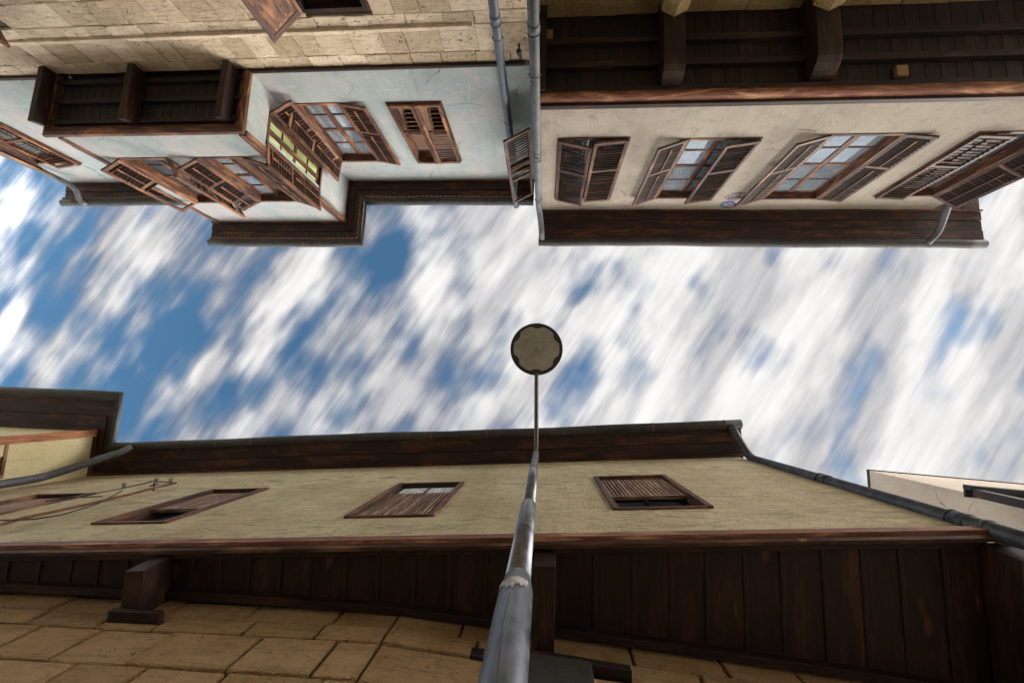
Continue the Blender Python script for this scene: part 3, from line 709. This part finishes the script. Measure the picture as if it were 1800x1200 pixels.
m = MB(); m.box(xc0-.003, xcr2, YCW-.021, YCW+.020, ZC0+.012, ZC0+.075); m.build('shadow_board', WD, HC, Matrix())
def jbr(pa, pb, y1p, lbl=None):
    zb = ZC0-.22; xa, xb = at(pa,100,zb).x, at(pb,100,zb).x; y0 = ys-.02; ye = at(1180,y1p,ZC0).y; yb = at(1180,y1p-52,zb).y
    m = MB(); prof = [(y0,ZC0+.07),(y0,zb),(yb-.03,zb),(yb+(ye-yb)*.2,zb+.012),(yb+(ye-yb)*.5,zb+.05),(yb+(ye-yb)*.75,zb+.12),(yb+(ye-yb)*.9,zb+.14),(ye,ZC0-.02),(ye,ZC0+.07)]
    for i in range(len(prof)):
        a, c = prof[i], prof[(i+1)%len(prof)]; L = math.hypot(a[0]-c[0],a[1]-c[1]); m.poly([(xa,a[0],a[1]),(xb,a[0],a[1]),(xb,c[0],c[1]),(xa,c[0],c[1])], .5, [(a[0],xa),(a[0],xb),(c[0]+.001,xb),(c[0]+.001,xa)])
    m.poly([(xa,p[0],p[1]) for p in prof], .4, [p for p in prof]); m.poly([(xb,p[0],p[1]) for p in reversed(prof)], .4, [p for p in reversed(prof)])
    m.build('jetty_bracket', WD, HC, Matrix(), bevel=.005)
    m = MB(); cx = (xa+xb)/2; hw_ = (xb-xa)*.62; yt = at(1180,24,zb-.05).y
    m.prism([(cx-hw_,ys-.35),(cx+hw_,ys-.35),(cx+hw_,yt-.09),(cx,yt),(cx-hw_,yt-.09)], zb-.16, zb-.002, .6)
    m.prism([(cx-hw_-.015,ys-.35),(cx+hw_+.015,ys-.35),(cx+hw_+.015,yt-.1),(cx,yt+.015),(cx-hw_-.015,yt-.1)], zb-.20, zb-.162, .8)
    m.build('corbel_stone', SC, HC, Matrix(), bevel=.006)
jbr(1168, 1206, 158); jbr(1440, 1484, 150); jbr(1716, 1764, 148) if False else None
# stone storey set back under the jetty
m = MB(); cs = [0]; 
while cs[-1] < ZC0-.25: cs.append(cs[-1]+random.uniform(.26,.36))
cs.append(ZC0+.07) if ZC0-cs[-1] > .12 else cs.__setitem__(-1, ZC0+.07)
Wst = Wall((0, ys), (0,1)); blocks(m, xc0+.0, xc1, cs, .3, .6); m.build('stone_wall', SC, HC, Wst.M)
m = MB(); m.box(xc0, xc1, -.3, -.02, 0, ZC0+.05); m.build('mortar_bed', MORT, HC, Wst.M)
m = MB(); a = at(914,30,ZC0-.1); b = at(949,30,ZC0-.1)
m.prism([(a.x,ys-.3),(b.x,ys-.3),(b.x,at(949,25,ZC0-.1).y),((a.x+b.x)/2,at(930,38,ZC0-.1).y),(a.x,at(914,28,ZC0-.1).y)], ZC0-.45, ZC0-.05, .4); m.build('corbel_stone', SB, HC, Matrix(), bevel=.008)
# corner timber on the left
m = MB(); m.box(xc0-.05, xc0-.002, YCW-.45, YCW-.01, ZC0-.1, ZC1+.05); m.build('corner_board', WD, HC, Matrix(), bevel=.005)
m = MB(); m.box(xc0-.10, xc0-.055, YB+.02, YB+.10, ZB0-.6, ZB1-.1); m.build('gap_board', WD, HC, Matrix(), bevel=.005)
# small wooden blocks
for (px, py, z) in ((963,58,ZC0), (1590,121,ZC0)):
    p = at(px, py, z); m = MB(); m.box(p.x-.065, p.x+.065, p.y-.07, p.y+.07, ZC0+.02, ZC0+.077); m.build('wood_block', PALEW, HC, Matrix(), bevel=.006)
# eave
eave(HC, [(xc0, YCW), (xc1, YCW)], ZC1, at(1300,434,ZC1).y-YCW, None, False, ext=(.0,.86), gr=.078, straps=1.1, boards=3)
m = MB()
for i in range(6):
    x0 = xc1+.02+i*.14; m.box(x0, x0+.134, YCW-3.6, YCW-.02, ZC1+.0+.006*(i%2), ZC1+.028)
m.box(xc1-.0, xc1+.84, YCW-3.6, YCW-.02, ZC1+.036, ZC1+.055, tone=.1)
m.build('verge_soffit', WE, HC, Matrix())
# downpipes
ypc = YCW+.02; xpc = xc0-.055
Wq = Wall((0, YCW+.10), (0,1)); xpc = (Wq.hit(937,60)[0]+Wq.hit(947,340)[0])/2; print('xpc', xpc)
pipe(HC, [(xpc,YCW+.10,.1),(xpc,YCW+.10,ZC1-.45),at(951,392,ZC1-.22),at(953,421,ZC1-.05)], .055, ZINC, joints=((0,.57),(0,.82)))
pipe(HC, [(xc1-.04,YCW+.09,.1),(xc1-.04,YCW+.09,ZC1-.75),at(1668,357,ZC1-.45),at(1650,408,ZC1-.15),at(1630,428,ZC1-.05)], .052, ZINC)
# broken shutter swung out of the gap at the corner
zz0, zz1 = WCm.hit(935,232)[1], WCm.hit(940,345)[1]
hp = at(937,225,zz0); hx = xc0-.03; tipa = at(888,252,zz0+.0); tipb = at(901,358,zz1)
tx, ty = (tipa.x+tipb.x)/2, (tipa.y+tipb.y)/2; hy = (at(933,228,zz0).y+at(936,340,zz1).y)/2; hx = (at(933,228,zz0).x+at(938,340,zz1).x)/2
ang = math.atan2(ty-hy, tx-hx); print('gap shutter', hx,hy,tx,ty,zz0,zz1)
make_leaf(math.hypot(tx-hx,ty-hy), zz1-zz0, WG, HC, Matrix.Translation((hx,hy,zz0)) @ Matrix.Rotation(ang,4,'Z'), missing=((.6,1.0),), loose=((.36,.6),), mid=.6, tie=False, ts=-1, stile=.045, label='broken shutter with half its slats gone')
# marker drawing on the plaster
def strokes(W, name, mat, lines, wd, parent):
    m = MB()
    for L in lines:
        pts = [W.hit(*p) for p in L]
        for a, b in zip(pts, pts[1:]):
            dx, dz = b[0]-a[0], b[1]-a[1]; l = math.hypot(dx, dz) or 1e-6; nx, nz = -dz/l*wd, dx/l*wd
            m.hexa([(a[0]+nx,.0,a[1]+nz),(b[0]+nx,.0,b[1]+nz),(b[0]+nx,.004,b[1]+nz),(a[0]+nx,.004,a[1]+nz),(a[0]-nx,.0,a[1]-nz),(b[0]-nx,.0,b[1]-nz),(b[0]-nx,.004,b[1]-nz),(a[0]-nx,.004,a[1]-nz)])
    return m.build(name, mat, parent, W.M)
def ell(cx, cy, rx, ry, a0=0, a1=360, n=22, jit=.6): return [(cx+rx*math.cos(math.radians(a0+(a1-a0)*i/n))+random.uniform(-jit,jit), cy+ry*math.sin(math.radians(a0+(a1-a0)*i/n))+random.uniform(-jit,jit)*.6) for i in range(n+1)]
gr_ = empty('wall_drawing', (at(1285,355,ZC1-.3).x, YCW, ZC1-.4), 'small blue ring and purple oval with black scribbled words drawn on cream plaster', 'graffiti')
strokes(WCm, 'ring', INK, [ell(1279,360,13,4.5,0,360,22,1.2), ell(1281,359,11,5.2,0,360,22,1.2), ell(1286,357,7,3.5,0,300,12,1.5)], .009, gr_)
strokes(WCm, 'oval', INK2, [ell(1289,347,15,4.2,30,330)], .009, gr_)
tx_ = [[(1288,338.5),(1287,340.5),(1290,340.5)],[(1291,340.5),(1293,338.5),(1295,340.5),(1297,338.3)],[(1298,338.3),(1298,340.5),(1300,340.4)],[(1301,338),(1301,340.6),(1304,340),(1302,339),(1303,338)],[(1305,340.5),(1307,338),(1309,340),(1310,338)],
       [(1281,346),(1280,349),(1284,348.5)],[(1285,346),(1284,349)],[(1287,346),(1286,349),(1289,348.6),(1289.5,346)],[(1291,349),(1292,346),(1294,349)],[(1296,346),(1295,349),(1298,348)],[(1299,346),(1301,348),(1298.5,349)]]
strokes(WCm, 'lettering', INK3, tx_[:5], .006, gr_); strokes(WCm, 'lettering', INK3, tx_[5:], .006, gr_); strokes(WCm, 'underline', INK4, [[(1262,369),(1272,367.5),(1278,369.4)]], .010, gr_)

random.seed(31); star = []
for k in range(7):
    a_ = k*6.283/7+.3; L_ = random.uniform(38, 62); star.append([(822,182), (822+L_*.5*math.cos(a_)+2, 182+L_*.5*math.sin(a_)*.9), (822+L_*math.cos(a_), 182+L_*math.sin(a_)*.9)])
strokes(WBm, 'trowel_star', SCR, star, .009, HB)

# ================================================================== olive house (bottom of the photo)
ZA0 = 2.6+CH
A0, A1 = at(0,967,ZA0), at(1740,940,ZA0)
dA = Vector((A1.x-A0.x, A1.y-A0.y)).normalized(); nA = (dA.y, -dA.x)   # towards the street (-Y)
HA = empty('plaster_house', (0, 3.5, 0), 'olive-beige plastered house with a plank jetty above tooled stone, behind the lamp post', 'house', 'houses lining the narrow street')
WA = Wall((A1.x, A1.y), nA)         # s runs to -X
tops = [WA.hit(*p)[1] for p in ((300,833),(700,818),(1300,802))]; print('A tops', tops, 'corner', WA.hit(1308,802)); ZA1 = sum(tops)/3
sA_end = 12.5; sc_a = 0.0
rA = []
for p in ([(1082,897),(1262,893),(1164,837),(1040,839)], [(601,911),(766,908),(815,848),(703,852)], [(160,922),(290,920),(474,859),(372,862)], [(-330,944),(-160,936),(182,868),(80,870)]):
    h = [WA.hit(*q) for q in p]; x0 = (h[0][0]+h[3][0])/2; x1 = (h[1][0]+h[2][0])/2; rA.append((min(x0,x1), max(x0,x1), (h[0][1]+h[1][1])/2, (h[2][1]+h[3][1])/2)); print('A win', [round(v,2) for v in rA[-1]])
m = MB(); wall_mesh(m, 0, sA_end, ZA0+.065, ZA1+.03, rA, .25)
m.poly([(0,-.2,ZA0),(0,-5,ZA0),(0,-5,ZA1),(0,-.2,ZA1)]); m.poly([(0,-5,0),(sA_end,-5,0),(sA_end,-5,ZA1),(0,-5,ZA1)])
m.build('wall', PA, HA, WA.M)
def blind_window(r, blind, label, pale=False):
    s0, s1, z0, z1 = r; fr = .045; mb = MB(); dp = .045 if pale else .085
    mb.box(s0, s0+fr, -.17, .02, z0, z1); mb.box(s1-fr, s1, -.17, .02, z0, z1); mb.box(s0+fr, s1-fr, -.17, .017, z0, z0+fr*.6); mb.box(s0+fr, s1-fr, -.17, .017, z1-fr*.6, z1)
    w_ = mb.build('window', WF, HA, WA.M, bevel=.004)
    if label: w_['label'] = label
    a, b, c, d = s0+fr, s1-fr, z0+fr*.6, z1-fr*.6
    f1_ = c+(d-c)*blind[1]
    if pale: m = MB(); m.box(a+.01, b-.01, -dp+.012, -dp+.016, f1_-.02, d, tone=.3); m.build('pane', PALEPANE, w_, WA.M)
    m = MB()
    m.box(a+.01, b-.01, -dp-.01, -dp-.005, c, d, tone=.3); m.build('pane', DGLASS, w_, WA.M)
    m = MB(); m.box(a, a+.04, -dp, -dp+.02, c, d); m.box(b-.04, b, -dp, -dp+.02, c, d); m.box((a+b)/2-.012, (a+b)/2+.012, -dp, -dp+.019, c, d)
    for zc in (c+.02, c+(d-c)*.12, c+(d-c)*.24, (c+d)/2, d-.02): m.box(a+.04, b-.04, -dp+.001, -dp+.018, zc-.015, zc+.015)
    m.build('sash', WB, w_, WA.M)
    f0, f1 = blind; m = MB(); zb0, zb1 = c+(d-c)*f0, c+(d-c)*f1; x = a+.012
    while x < b-.02:
        ww = random.uniform(.014,.022); m.box(x, x+ww, -.022+random.uniform(-.005,.004), -.010, zb0+random.uniform(0,.012), zb1); x += ww+random.uniform(.012,.020)
    for zc in (zb0+.02, (zb0+zb1)/2, zb1-.02): m.box(a+.01, b-.01, -.030, -.024, zc-.006, zc+.006, tone=.2)
    m.box(a+.005, b-.005, -.032, -.004, zb0-.02, zb0, tone=.2)
    m.build('slatted_blind', REED, w_, WA.M)
blind_window(rA[0], (.36,.95), 'window with reed blind raised off its sill'); blind_window(rA[1], (.0,.72), 'window with reed blind hung low, pale glass above', True)
m = MB()
blind_window(rA[2], (.40,.93), None); blind_window(rA[3], (.1,.93), None)
# pale pane showing above the second blind
s0, s1, z0, z1 = rA[1]; 
# jetty soffit polygon between plaster wall and stone wall
S = [at(-400,1030,ZA0), at(0,1040,ZA0), at(400,1058,ZA0), at(700,1082,ZA0), at(1000,1122,ZA0), at(1540,1200,ZA0), at(2000,1275,ZA0)]
def Aedge(x): return A0.y + (x-A0.x)*dA.y/dA.x
def Sy(x):
    for a, b in zip(S, S[1:]):
        if a.x <= x <= b.x: return a.y+(b.y-a.y)*(x-a.x)/(b.x-a.x)
    return S[-1].y if x > S[-1].x else S[0].y
m = MB(); x = -6.8; xe_ = A1.x
m.hexa([(-7,Aedge(-7)+.02,ZA0+.09),(xe_,Aedge(xe_)+.02,ZA0+.09),(xe_,Sy(xe_)+.4,ZA0+.09),(-7,Sy(-5)+.4,ZA0+.09),(-7,Aedge(-7)+.02,ZA0+.12),(xe_,Aedge(xe_)+.02,ZA0+.12),(xe_,Sy(xe_)+.4,ZA0+.12),(-7,Sy(-5)+.4,ZA0+.12)], .1)
while x < xe_-.02:
    ww = random.uniform(.19,.235); b = min(x+ww-.004, xe_); tn = random.uniform(.25,.6)
    za = ZA0+.055+random.uniform(0,.004)
    m.hexa([(x,Aedge(x)+.03,za),(b,Aedge(b)+.03,za),(b,Sy(b)+.05,za),(x,Sy(x)+.05,za),(x,Aedge(x)+.03,ZA0+.085),(b,Aedge(b)+.03,ZA0+.085),(b,Sy(b)+.05,ZA0+.085),(x,Sy(x)+.05,ZA0+.085)], tn)
    m.hexa([(b-.012,Aedge(b)+.06,ZA0+.048),(b+.016,Aedge(b)+.06,ZA0+.048),(b+.016,Sy(b)+.0,ZA0+.048),(b-.012,Sy(b)+.0,ZA0+.048)]+[(b-.012,Aedge(b)+.06,za-.001),(b+.016,Aedge(b)+.06,za-.001),(b+.016,Sy(b)+.0,za-.001),(b-.012,Sy(b)+.0,za-.001)], .35)
    x += ww
pa = [(-7,Aedge(-7)),(xe_,Aedge(xe_))]
m.sweep([(.03,ZA0+.02),(.03,ZA0+.08),(.075,ZA0+.08),(.075,ZA0+.02)], pa, tone=.4)
Sp = [(p.x,p.y) for p in S if p.x < xe_]+[(xe_,Sy(xe_))]
m.sweep([(0,ZA0+.0),(0,ZA0+.06),(-.045,ZA0+.06),(-.045,ZA0+.0)], Sp, tone=.3)
m.build('jetty_soffit', WD, HA, Matrix(), bevel=.003)
m = MB(); m.sweep([(-.0,ZA0-.004),(-.0,ZA0+.05),(.034,ZA0+.05),(.034,ZA0-.008),(.012,ZA0-.016)], [(-7,Aedge(-7)),(xe_+.10,Aedge(xe_+.10))], tone=.95); m.build('jetty_moulding', WG, HA, Matrix())
m = MB(); m.sweep([(-.026,ZA0+.010),(-.026,ZA0+.08),(-.001,ZA0+.08),(-.001,ZA0+.010)], [(-7,Aedge(-7)),(xe_+.10,Aedge(xe_+.10))], tone=.9); m.build('trim_strip', WR, HA, Matrix())
zb = ZA0-.17
def abr(x0, x1, lbl=None):
    m = MB(); a0, a1 = Aedge(x0)+.05, Aedge(x1)+.05; e0 = Sy(x0)+.12
    m.hexa([(x0,a0+.02,zb),(x1,a1+.02,zb),(x1,e0,zb),(x0,e0,zb),(x0,a0,ZA0+.036),(x1,a1,ZA0+.036),(x1,e0,ZA0+.036),(x0,e0,ZA0+.036)])
    m.build('jetty_beam', WD, HA, Matrix(), bevel=.006)
xb1 = at(218,1020,zb).x; abr(xb1, xb1+.118); xb2 = at(936,1050,zb).x; abr(xb2, xb2+.125); xb3 = at(1733,1000,ZA0).x; abr(xb3+.01, xb3+.16)
m = MB(); p0 = Vector((A1.x, A1.y)); p1 = at(1810,966,ZA0); m.sweep([(-.03,ZA0+.0),(-.03,ZA0+.05),(.025,ZA0+.05),(.025,ZA0-.0)], [(p0.x-.01,p0.y),(p1.x,p1.y)], tone=.7); m.build('side_moulding', WG, HA, Matrix())
# stone wall under the jetty, following the bend of the lane
Sw = [(S[0].x,S[0].y),(S[3].x,S[3].y),(S[-1].x,S[-1].y)]
stw = None
cs = [ZA0+.06, ZA0-.12, ZA0-.27]; 
while cs[-1] > .3: cs.append(cs[-1]-random.uniform(.27,.31))
cs.append(0); cs = cs[::-1]
for i, (a, b) in enumerate(zip(Sw, Sw[1:])):
    dv = Vector((b[0]-a[0], b[1]-a[1])); L = dv.length; dv.normalize(); Wt = Wall(b, (dv.y, -dv.x)); assert Wt.d.x < 0
    m = MB(); blocks(m, 0, L, cs, .34, .56, gap=.017, proud=0.0); o_ = m.build('stone_wall', SA, stw or HA, Wt.M)
    m = MB(); m.box(-.01, L+.01, -.3, -.030, 0, ZA0+.05); m.build('mortar_bed', MORT, HA, Wt.M)
# lintel pieces and dark hood against the stone
def stonebox(name, pts, z0, z1, mat):   # plan polygon
    m = MB(); m.prism(pts, z0, z1, .4); return m.build(name, mat, HA, Matrix(), bevel=.006)
zp = ZA0-.30
def strip(name, px0, px1, z0, z1, out, mat, tilt=0):
    x0 = at(px0[0],px0[1],z0).x; x1 = at(px1[0],px1[1],z0).x
    m = MB(); m.hexa([(x0,Sy(x0)-out,z0),(x1,Sy(x1)-out,z0+tilt),(x1,Sy(x1)+.06,z0+tilt),(x0,Sy(x0)+.06,z0),(x0,Sy(x0)-out,z1),(x1,Sy(x1)-out,z1+tilt),(x1,Sy(x1)+.06,z1+tilt),(x0,Sy(x0)+.06,z1)])
    m.build(name, mat, HA, Matrix(), bevel=.006)
strip('beam_pad', (190,1075), (280,1080), zb-.04, zb-.004, .03, WD)
strip('timber_lintel', (925,1150), (1110,1175), ZA0-.25, ZA0-.20, .035, WD, -.02)
strip('shop_panel', (925,1150), (1056,1175), ZA0-.62, ZA0-.262, .05, DARKP)
strip('wall_socket_hole', (827,1125), (850,1130), ZA0-.27, ZA0-.20, .004, BLACK)
# eave and gutter
qa, qb = at(232,777,ZA1), at(1303,737,ZA1); wA = (Vector((qb.x,qb.y,0))-WA.O).dot(WA.n); wB = (Vector((qa.x,qa.y,0))-WA.O).dot(WA.n); print('A eave widths', wA, wB)
sE = WA.loc(at(1305,760,ZA1))[0]; sE0 = WA.hit(1309,802)[0]
def PA_(s, n=0): v = WA.O + WA.d*s + WA.n*n; return (v.x, v.y)
sBay = WA.hit(165,838)[0]; print('sE', sE, sE0, 'sBay', sBay)
# raise of the roofline past the corner
# bay at the far left, flank seen from here
xf = (at(162,757,ZA1).x+at(165,838,ZA1).x)/2; yc = at(162,757,ZA1).y; yw = Aedge(xf); print('bay A', xf, yc, yw)
WF_ = Wall((xf, 0), (1,0))
m = MB(); rq = WF_.hit(17,772); rq2 = WF_.hit(17,848); rBw = (-yw+.12, -yc-.03, rq[1]-1.3, rq[1]); print('rBw', rBw, rq2)
sA_ = sorted([WF_.hit(17,772)[0], WF_.hit(18,838)[0]]); rBw = (max(sA_[0], -yw+.05), min(sA_[1], -yc-.02), rq[1]-1.4, rq[1])
wall_mesh(m, -yw-.05, -yc, ZA0+.3, ZA1+.03, [rBw]); bayA = m.build('bay', PY, HA, WF_.M)
window(bayA, WF_, rBw, WR, WR, [], name='window', sashes=(1,1), rec=.05, pane=DGLASS, fr=.04)
m = MB(); m.box(xf-.02, xf+.022, yc-.025, yc+.075, ZA0+.3, ZA1+.02); m.build('corner_board', WO, bayA, Matrix(), bevel=.004)
WG_ = Wall((xf, yc), (0,-1)); m = MB(); wall_mesh(m, 0.001, 5, ZA0+.3, ZA1+.03, []); m.build('front_wall', PY, bayA, WG_.M)
gq = at(218,688,ZA1); wfr = yc-gq.y; wsd = gq.x-xf; print('bayA eave', wfr, wsd)
wAv = (wA+wB)/2
eave(HA, [PA_(sE0), (xf, yw), (xf, yc), (xf-5, yc)], ZA1, wAv, [1, wsd/wAv, wfr/wAv], False, boards=2, gr=.055, straps=.7)
m = MB(); m.hexa([PA_(.15,.25)+(ZA1+.1,), PA_(12.4,.25)+(ZA1+.1,), PA_(12.4,-5)+(ZA1+1.8,), PA_(.15,-5)+(ZA1+1.8,), PA_(.15,.25)+(ZA1+.15,), PA_(12.4,.25)+(ZA1+.15,), PA_(12.4,-5)+(ZA1+1.85,), PA_(.15,-5)+(ZA1+1.85,)]); m.build('roof', TILE, HA)
# downpipes
pc = Vector(PA_(-.05, .012)); zt = ZA1-.45
pipe(HA, [(pc.x,pc.y,.1),(pc.x,pc.y,ZA1-.25),at(1300,775,ZA1-.12),at(1285,748,ZA1-.05)], .05, DPIPE, joints=((0,.45),(0,.62),(0,.8)))
px_ = xf+.07; py_ = Aedge(px_)-.09
zbend = Wall((0,py_),(0,1)).hit(135,842)[1]
pipe(HA, [(px_,py_,.1),(px_,py_,min(ZA1-.3,zbend)),at(212,795,ZA1-.15),at(232,786,ZA1-.05)], .05, ZINC, joints=((0,.62),))

# service cable bracket on the olive wall
cb_ = empty('cable_bracket', (at(200,880,4.5).x, 1.1, 4.5), 'rusty conduit with thin cables and porcelain insulators fixed along the olive wall', 'cable')
def onA(px, py, off=.05): s_, z = WA.hit(px, py, off); v = WA.O + WA.d*s_ + WA.n*off; return Vector((v.x, v.y, z))
m = MB(); m.tube([onA(-120,952), onA(0,922), onA(40,910), onA(75,903), onA(150,887), onA(230,868), onA(275,856), onA(310,848)], .013, 8); m.build('conduit', RUST, cb_)
m = MB()
for L in ([(0,914),(60,912),(110,904),(170,886),(215,862)], [(150,870),(215,858),(265,846),(275,844)], [(215,858),(265,847)], [(265,845),(300,847),(309,850)], [(180,872),(130,874),(80,880)]):
    P = [onA(*p, off=.06) for p in L]; m.tube(P, .006, 6)
m.build('wire', WIRE, cb_)
for (px, py) in ((218,858),(275,848),(300,849)):
    p = onA(px, py, .0); n3 = WA.n; m = MB(); m.tube([p, p+n3*.02, p+n3*.03, p+n3*.045, p+n3*.06], [.010,.024,.014,.028,.016], 12); m.build('insulator', PORC, cb_)
p = onA(270, 862, .0); m = MB(); m.tube([p, p+WA.n*.09], .008, 8); m.tube([p+WA.n*.06+Vector((0,0,-.05)), p+WA.n*.06+Vector((0,0,.05))], .008, 8); m.build('hook', IRON, cb_)

# ================================================================== pale house (far right)
HD = empty('plaster_house', (16, 5, 0), 'pale rendered house with a flat parapet and an iron window grille', 'house', 'houses lining the narrow street')
ZD = 9.2+CH-1.0; a = at(1525,826,ZD); b = at(1800,851,ZD); a2 = at(1523.5,870,ZD)
dv = Vector((b.x-a.x,b.y-a.y)).normalized(); nD = (dv.y,-dv.x); WDm = Wall((a.x,a.y), nD)
m = MB(); Ld = 9
P = [(a.x,a.y),(a.x+dv.x*Ld,a.y+dv.y*Ld),(a.x+dv.x*Ld,a.y+5),(a.x-.0,a.y+5)]
m.prism(P, 0, ZD-.04, .5); m.build('wall', PD, HD, Matrix())
m = MB(); m.prism([(a.x-.018,a.y-.018),(a.x+dv.x*Ld,a.y+dv.y*Ld-.018),(a.x+dv.x*Ld,a.y+5.05),(a.x-.018,a.y+5.05)], ZD-.038, ZD+.0, .5); m.build('parapet_cap', DARKP, HD, Matrix(), bevel=.005)
sb0, zbal = WDm.hit(1700,862); print('balcony', sb0, zbal)
zbal = zbal-.1
q0 = at(1692,853,zbal); q1_ = at(1810,860,zbal); 
la = WDm.loc(q0); print('balc loc', la); out = max(.35, la[1])
sg, zg = WDm.hit(1692, 853, .14); m = MB()
m.box(sg-5, sg, .10, .16, zg-.10, zg); m.box(sg-5, sg, .0, .10, zg-.03, zg-.005); gri = m.build('window_grille', IRON, HD, WDm.M, bevel=.004)
m = MB(); m.box(sg-.16, sg-.02, .02, .12, zg-3.5, zg-.101); m.build('post', WD, gri, WDm.M, bevel=.004)
for xx in (sg-.75, sg-1.5):
    m = MB()
    for (cx, cz, r_) in ((-.06, -.19, .055), (.07, -.19, .055), (0, -.30, .04)):
        m.tube([(xx+cx+r_*math.cos(t*.5)*(1-t*.05), .13, zg+cz+r_*math.sin(t*.5)*(1-t*.05)) for t in range(15)], .010, 6)
    m.tube([(xx,.13,zg-.11),(xx,.13,zg-.9)], .012, 6); m.build('scroll', IRON, gri, WDm.M)

# ================================================================== street lamp
zt = 4.97+CH; PT = at(942,797,zt)
pp = Vector(((PT.x+at(878,1200,1.0+CH).x)/2, PT.y, 0)); print('pole', PT, at(878,1200,1.0+CH))
LM = empty('street_lamp', (pp.x,pp.y,0), 'tall galvanised street lamp with a round head on a thin curved arm', 'street lamp')
tilt = lambda z: Vector((pp.x+(PT.x-pp.x)*z/zt, pp.y, z))
def wd(px_w, py):   # radius from seen width at photo row py
    t = (pp.y)/(ray(943,py).y/ray(943,py).z); return px_w/F*t/2, t+CH
r0, z_0 = wd(92,1160); r1, z_1 = wd(60,1045); r2, z_2 = wd(50,1020); r3,z_3 = wd(29,892); print('pole radii', r0,z_0,r1,z_1,r2,z_2,r3,z_3, wd(16,815))
RA = r1*.93; zs1 = wd(60,1040)[1]
m = MB(); m.tube([tilt(0), tilt(zs1-.03), tilt(zs1+.07)], [RA*1.02, RA, RA*.84], 32, caps=True)
m.tube([tilt(zs1+.06), tilt(z_3), tilt(z_3+.05)], [RA*.83, RA*.80, RA*.72], 32); m.tube([tilt(z_3+.04), tilt(zt)], [RA*.70, RA*.62], 28)
m.tube([tilt(0), tilt(.02)], [.16,.16], 24)
pole = m.build('pole', STEEL, LM)
m = MB()
for i in range(-15, 16):    # torn paper label wrapped round the pole
    a0_, a1_ = -math.pi/2-.22+(i)*.06, -math.pi/2-.22+(i+1)*.06; zl0 = zs1-.11+random.uniform(-.012,.012)+.003*abs(i); zl1 = zs1-.035+random.uniform(-.006,.006)
    R_ = RA+.0025; c0 = tilt(zs1)
    m.poly([(c0.x+R_*math.cos(a0_),c0.y+R_*math.sin(a0_),zl0),(c0.x+R_*math.cos(a1_),c0.y+R_*math.sin(a1_),zl0+random.uniform(-.02,.02)),(c0.x+R_*math.cos(a1_),c0.y+R_*math.sin(a1_),zl1),(c0.x+R_*math.cos(a0_),c0.y+R_*math.sin(a0_),zl1)])
m.build('sticker', PAPER, pole)
m = MB()
for (a_, z0_, z1_, rr, am) in ((-1.75, .3, zs1-.14, RA, .22), (-1.6, zs1+.12, z_3-.1, RA*.815, .10)):
    n_ = 14; P_ = []
    for i in range(n_+1):
        z = z0_+(z1_-z0_)*i/n_; aa = a_+am*math.sin(i*1.3)*random.random(); c0 = tilt(z); P_.append((c0.x+rr*math.cos(aa), c0.y+rr*math.sin(aa), z))
    m.tube(P_, .0014, 5)
m.build('weld_seam', BLACK, pole)
zh = 5.25+CH; H = at(943,613,zh); H2 = at(943,663,zh-.02)
m = MB(); A_ = tilt(zt-.12); Bz = Vector((A_.x, A_.y-.02, zt+.04))
m.tube([A_+Vector((0,0,-.1)), A_+Vector((0,-.01,.1)), Vector((A_.x,A_.y-.06,zt+.08)), Vector((A_.x-.005,A_.y-.25,zt+.16)), Vector(((A_.x+H2.x)/2,(A_.y+H2.y)/2,zh-.04)), Vector((H2.x,H2.y,zh+.0)), Vector((H2.x,H2.y-.1,zh+.03))], .027, 14); m.build('arm', ARMM, LM)
rh = 46.5/F*(zh-CH)*1.0; print('head r', rh)
m = MB(); m.tube([(H.x,H.y,zh-.005),(H.x,H.y,zh+.02),(H.x,H.y,zh+.08),(H.x,H.y,zh+.14),(H.x,H.y,zh+.17)], [rh*.985,rh,rh*.9,rh*.6,rh*.2], 64); head = m.build('lamp_head', BLACK, LM)
m = MB(); ring = []
for i in range(96):
    t = 2*math.pi*i/96; k = (t-math.pi/2)%(math.pi/3); k = min(k, math.pi/3-k)   # six notches
    r = rh*.865 - rh*.095*max(0, 1-(k/.24)**2); ring.append((H.x+r*math.cos(t), H.y+r*math.sin(t)))
m.prism(ring, zh-.022, zh-.0055, .5); m.build('lens', LENS, head)
m = MB()
for i in range(60):
    t = random.random()*6.28; r = rh*.5*random.random()**.6; q = random.uniform(.002,.005); m.box(H.x+r*math.cos(t)-q, H.x+r*math.cos(t)+q, H.y+r*math.sin(t)-q, H.y+r*math.sin(t)+q, zh-.024, zh-.0222)
m.build('dead_insects', BLACK, head, kind='stuff')
print('objects', len(bpy.data.objects))
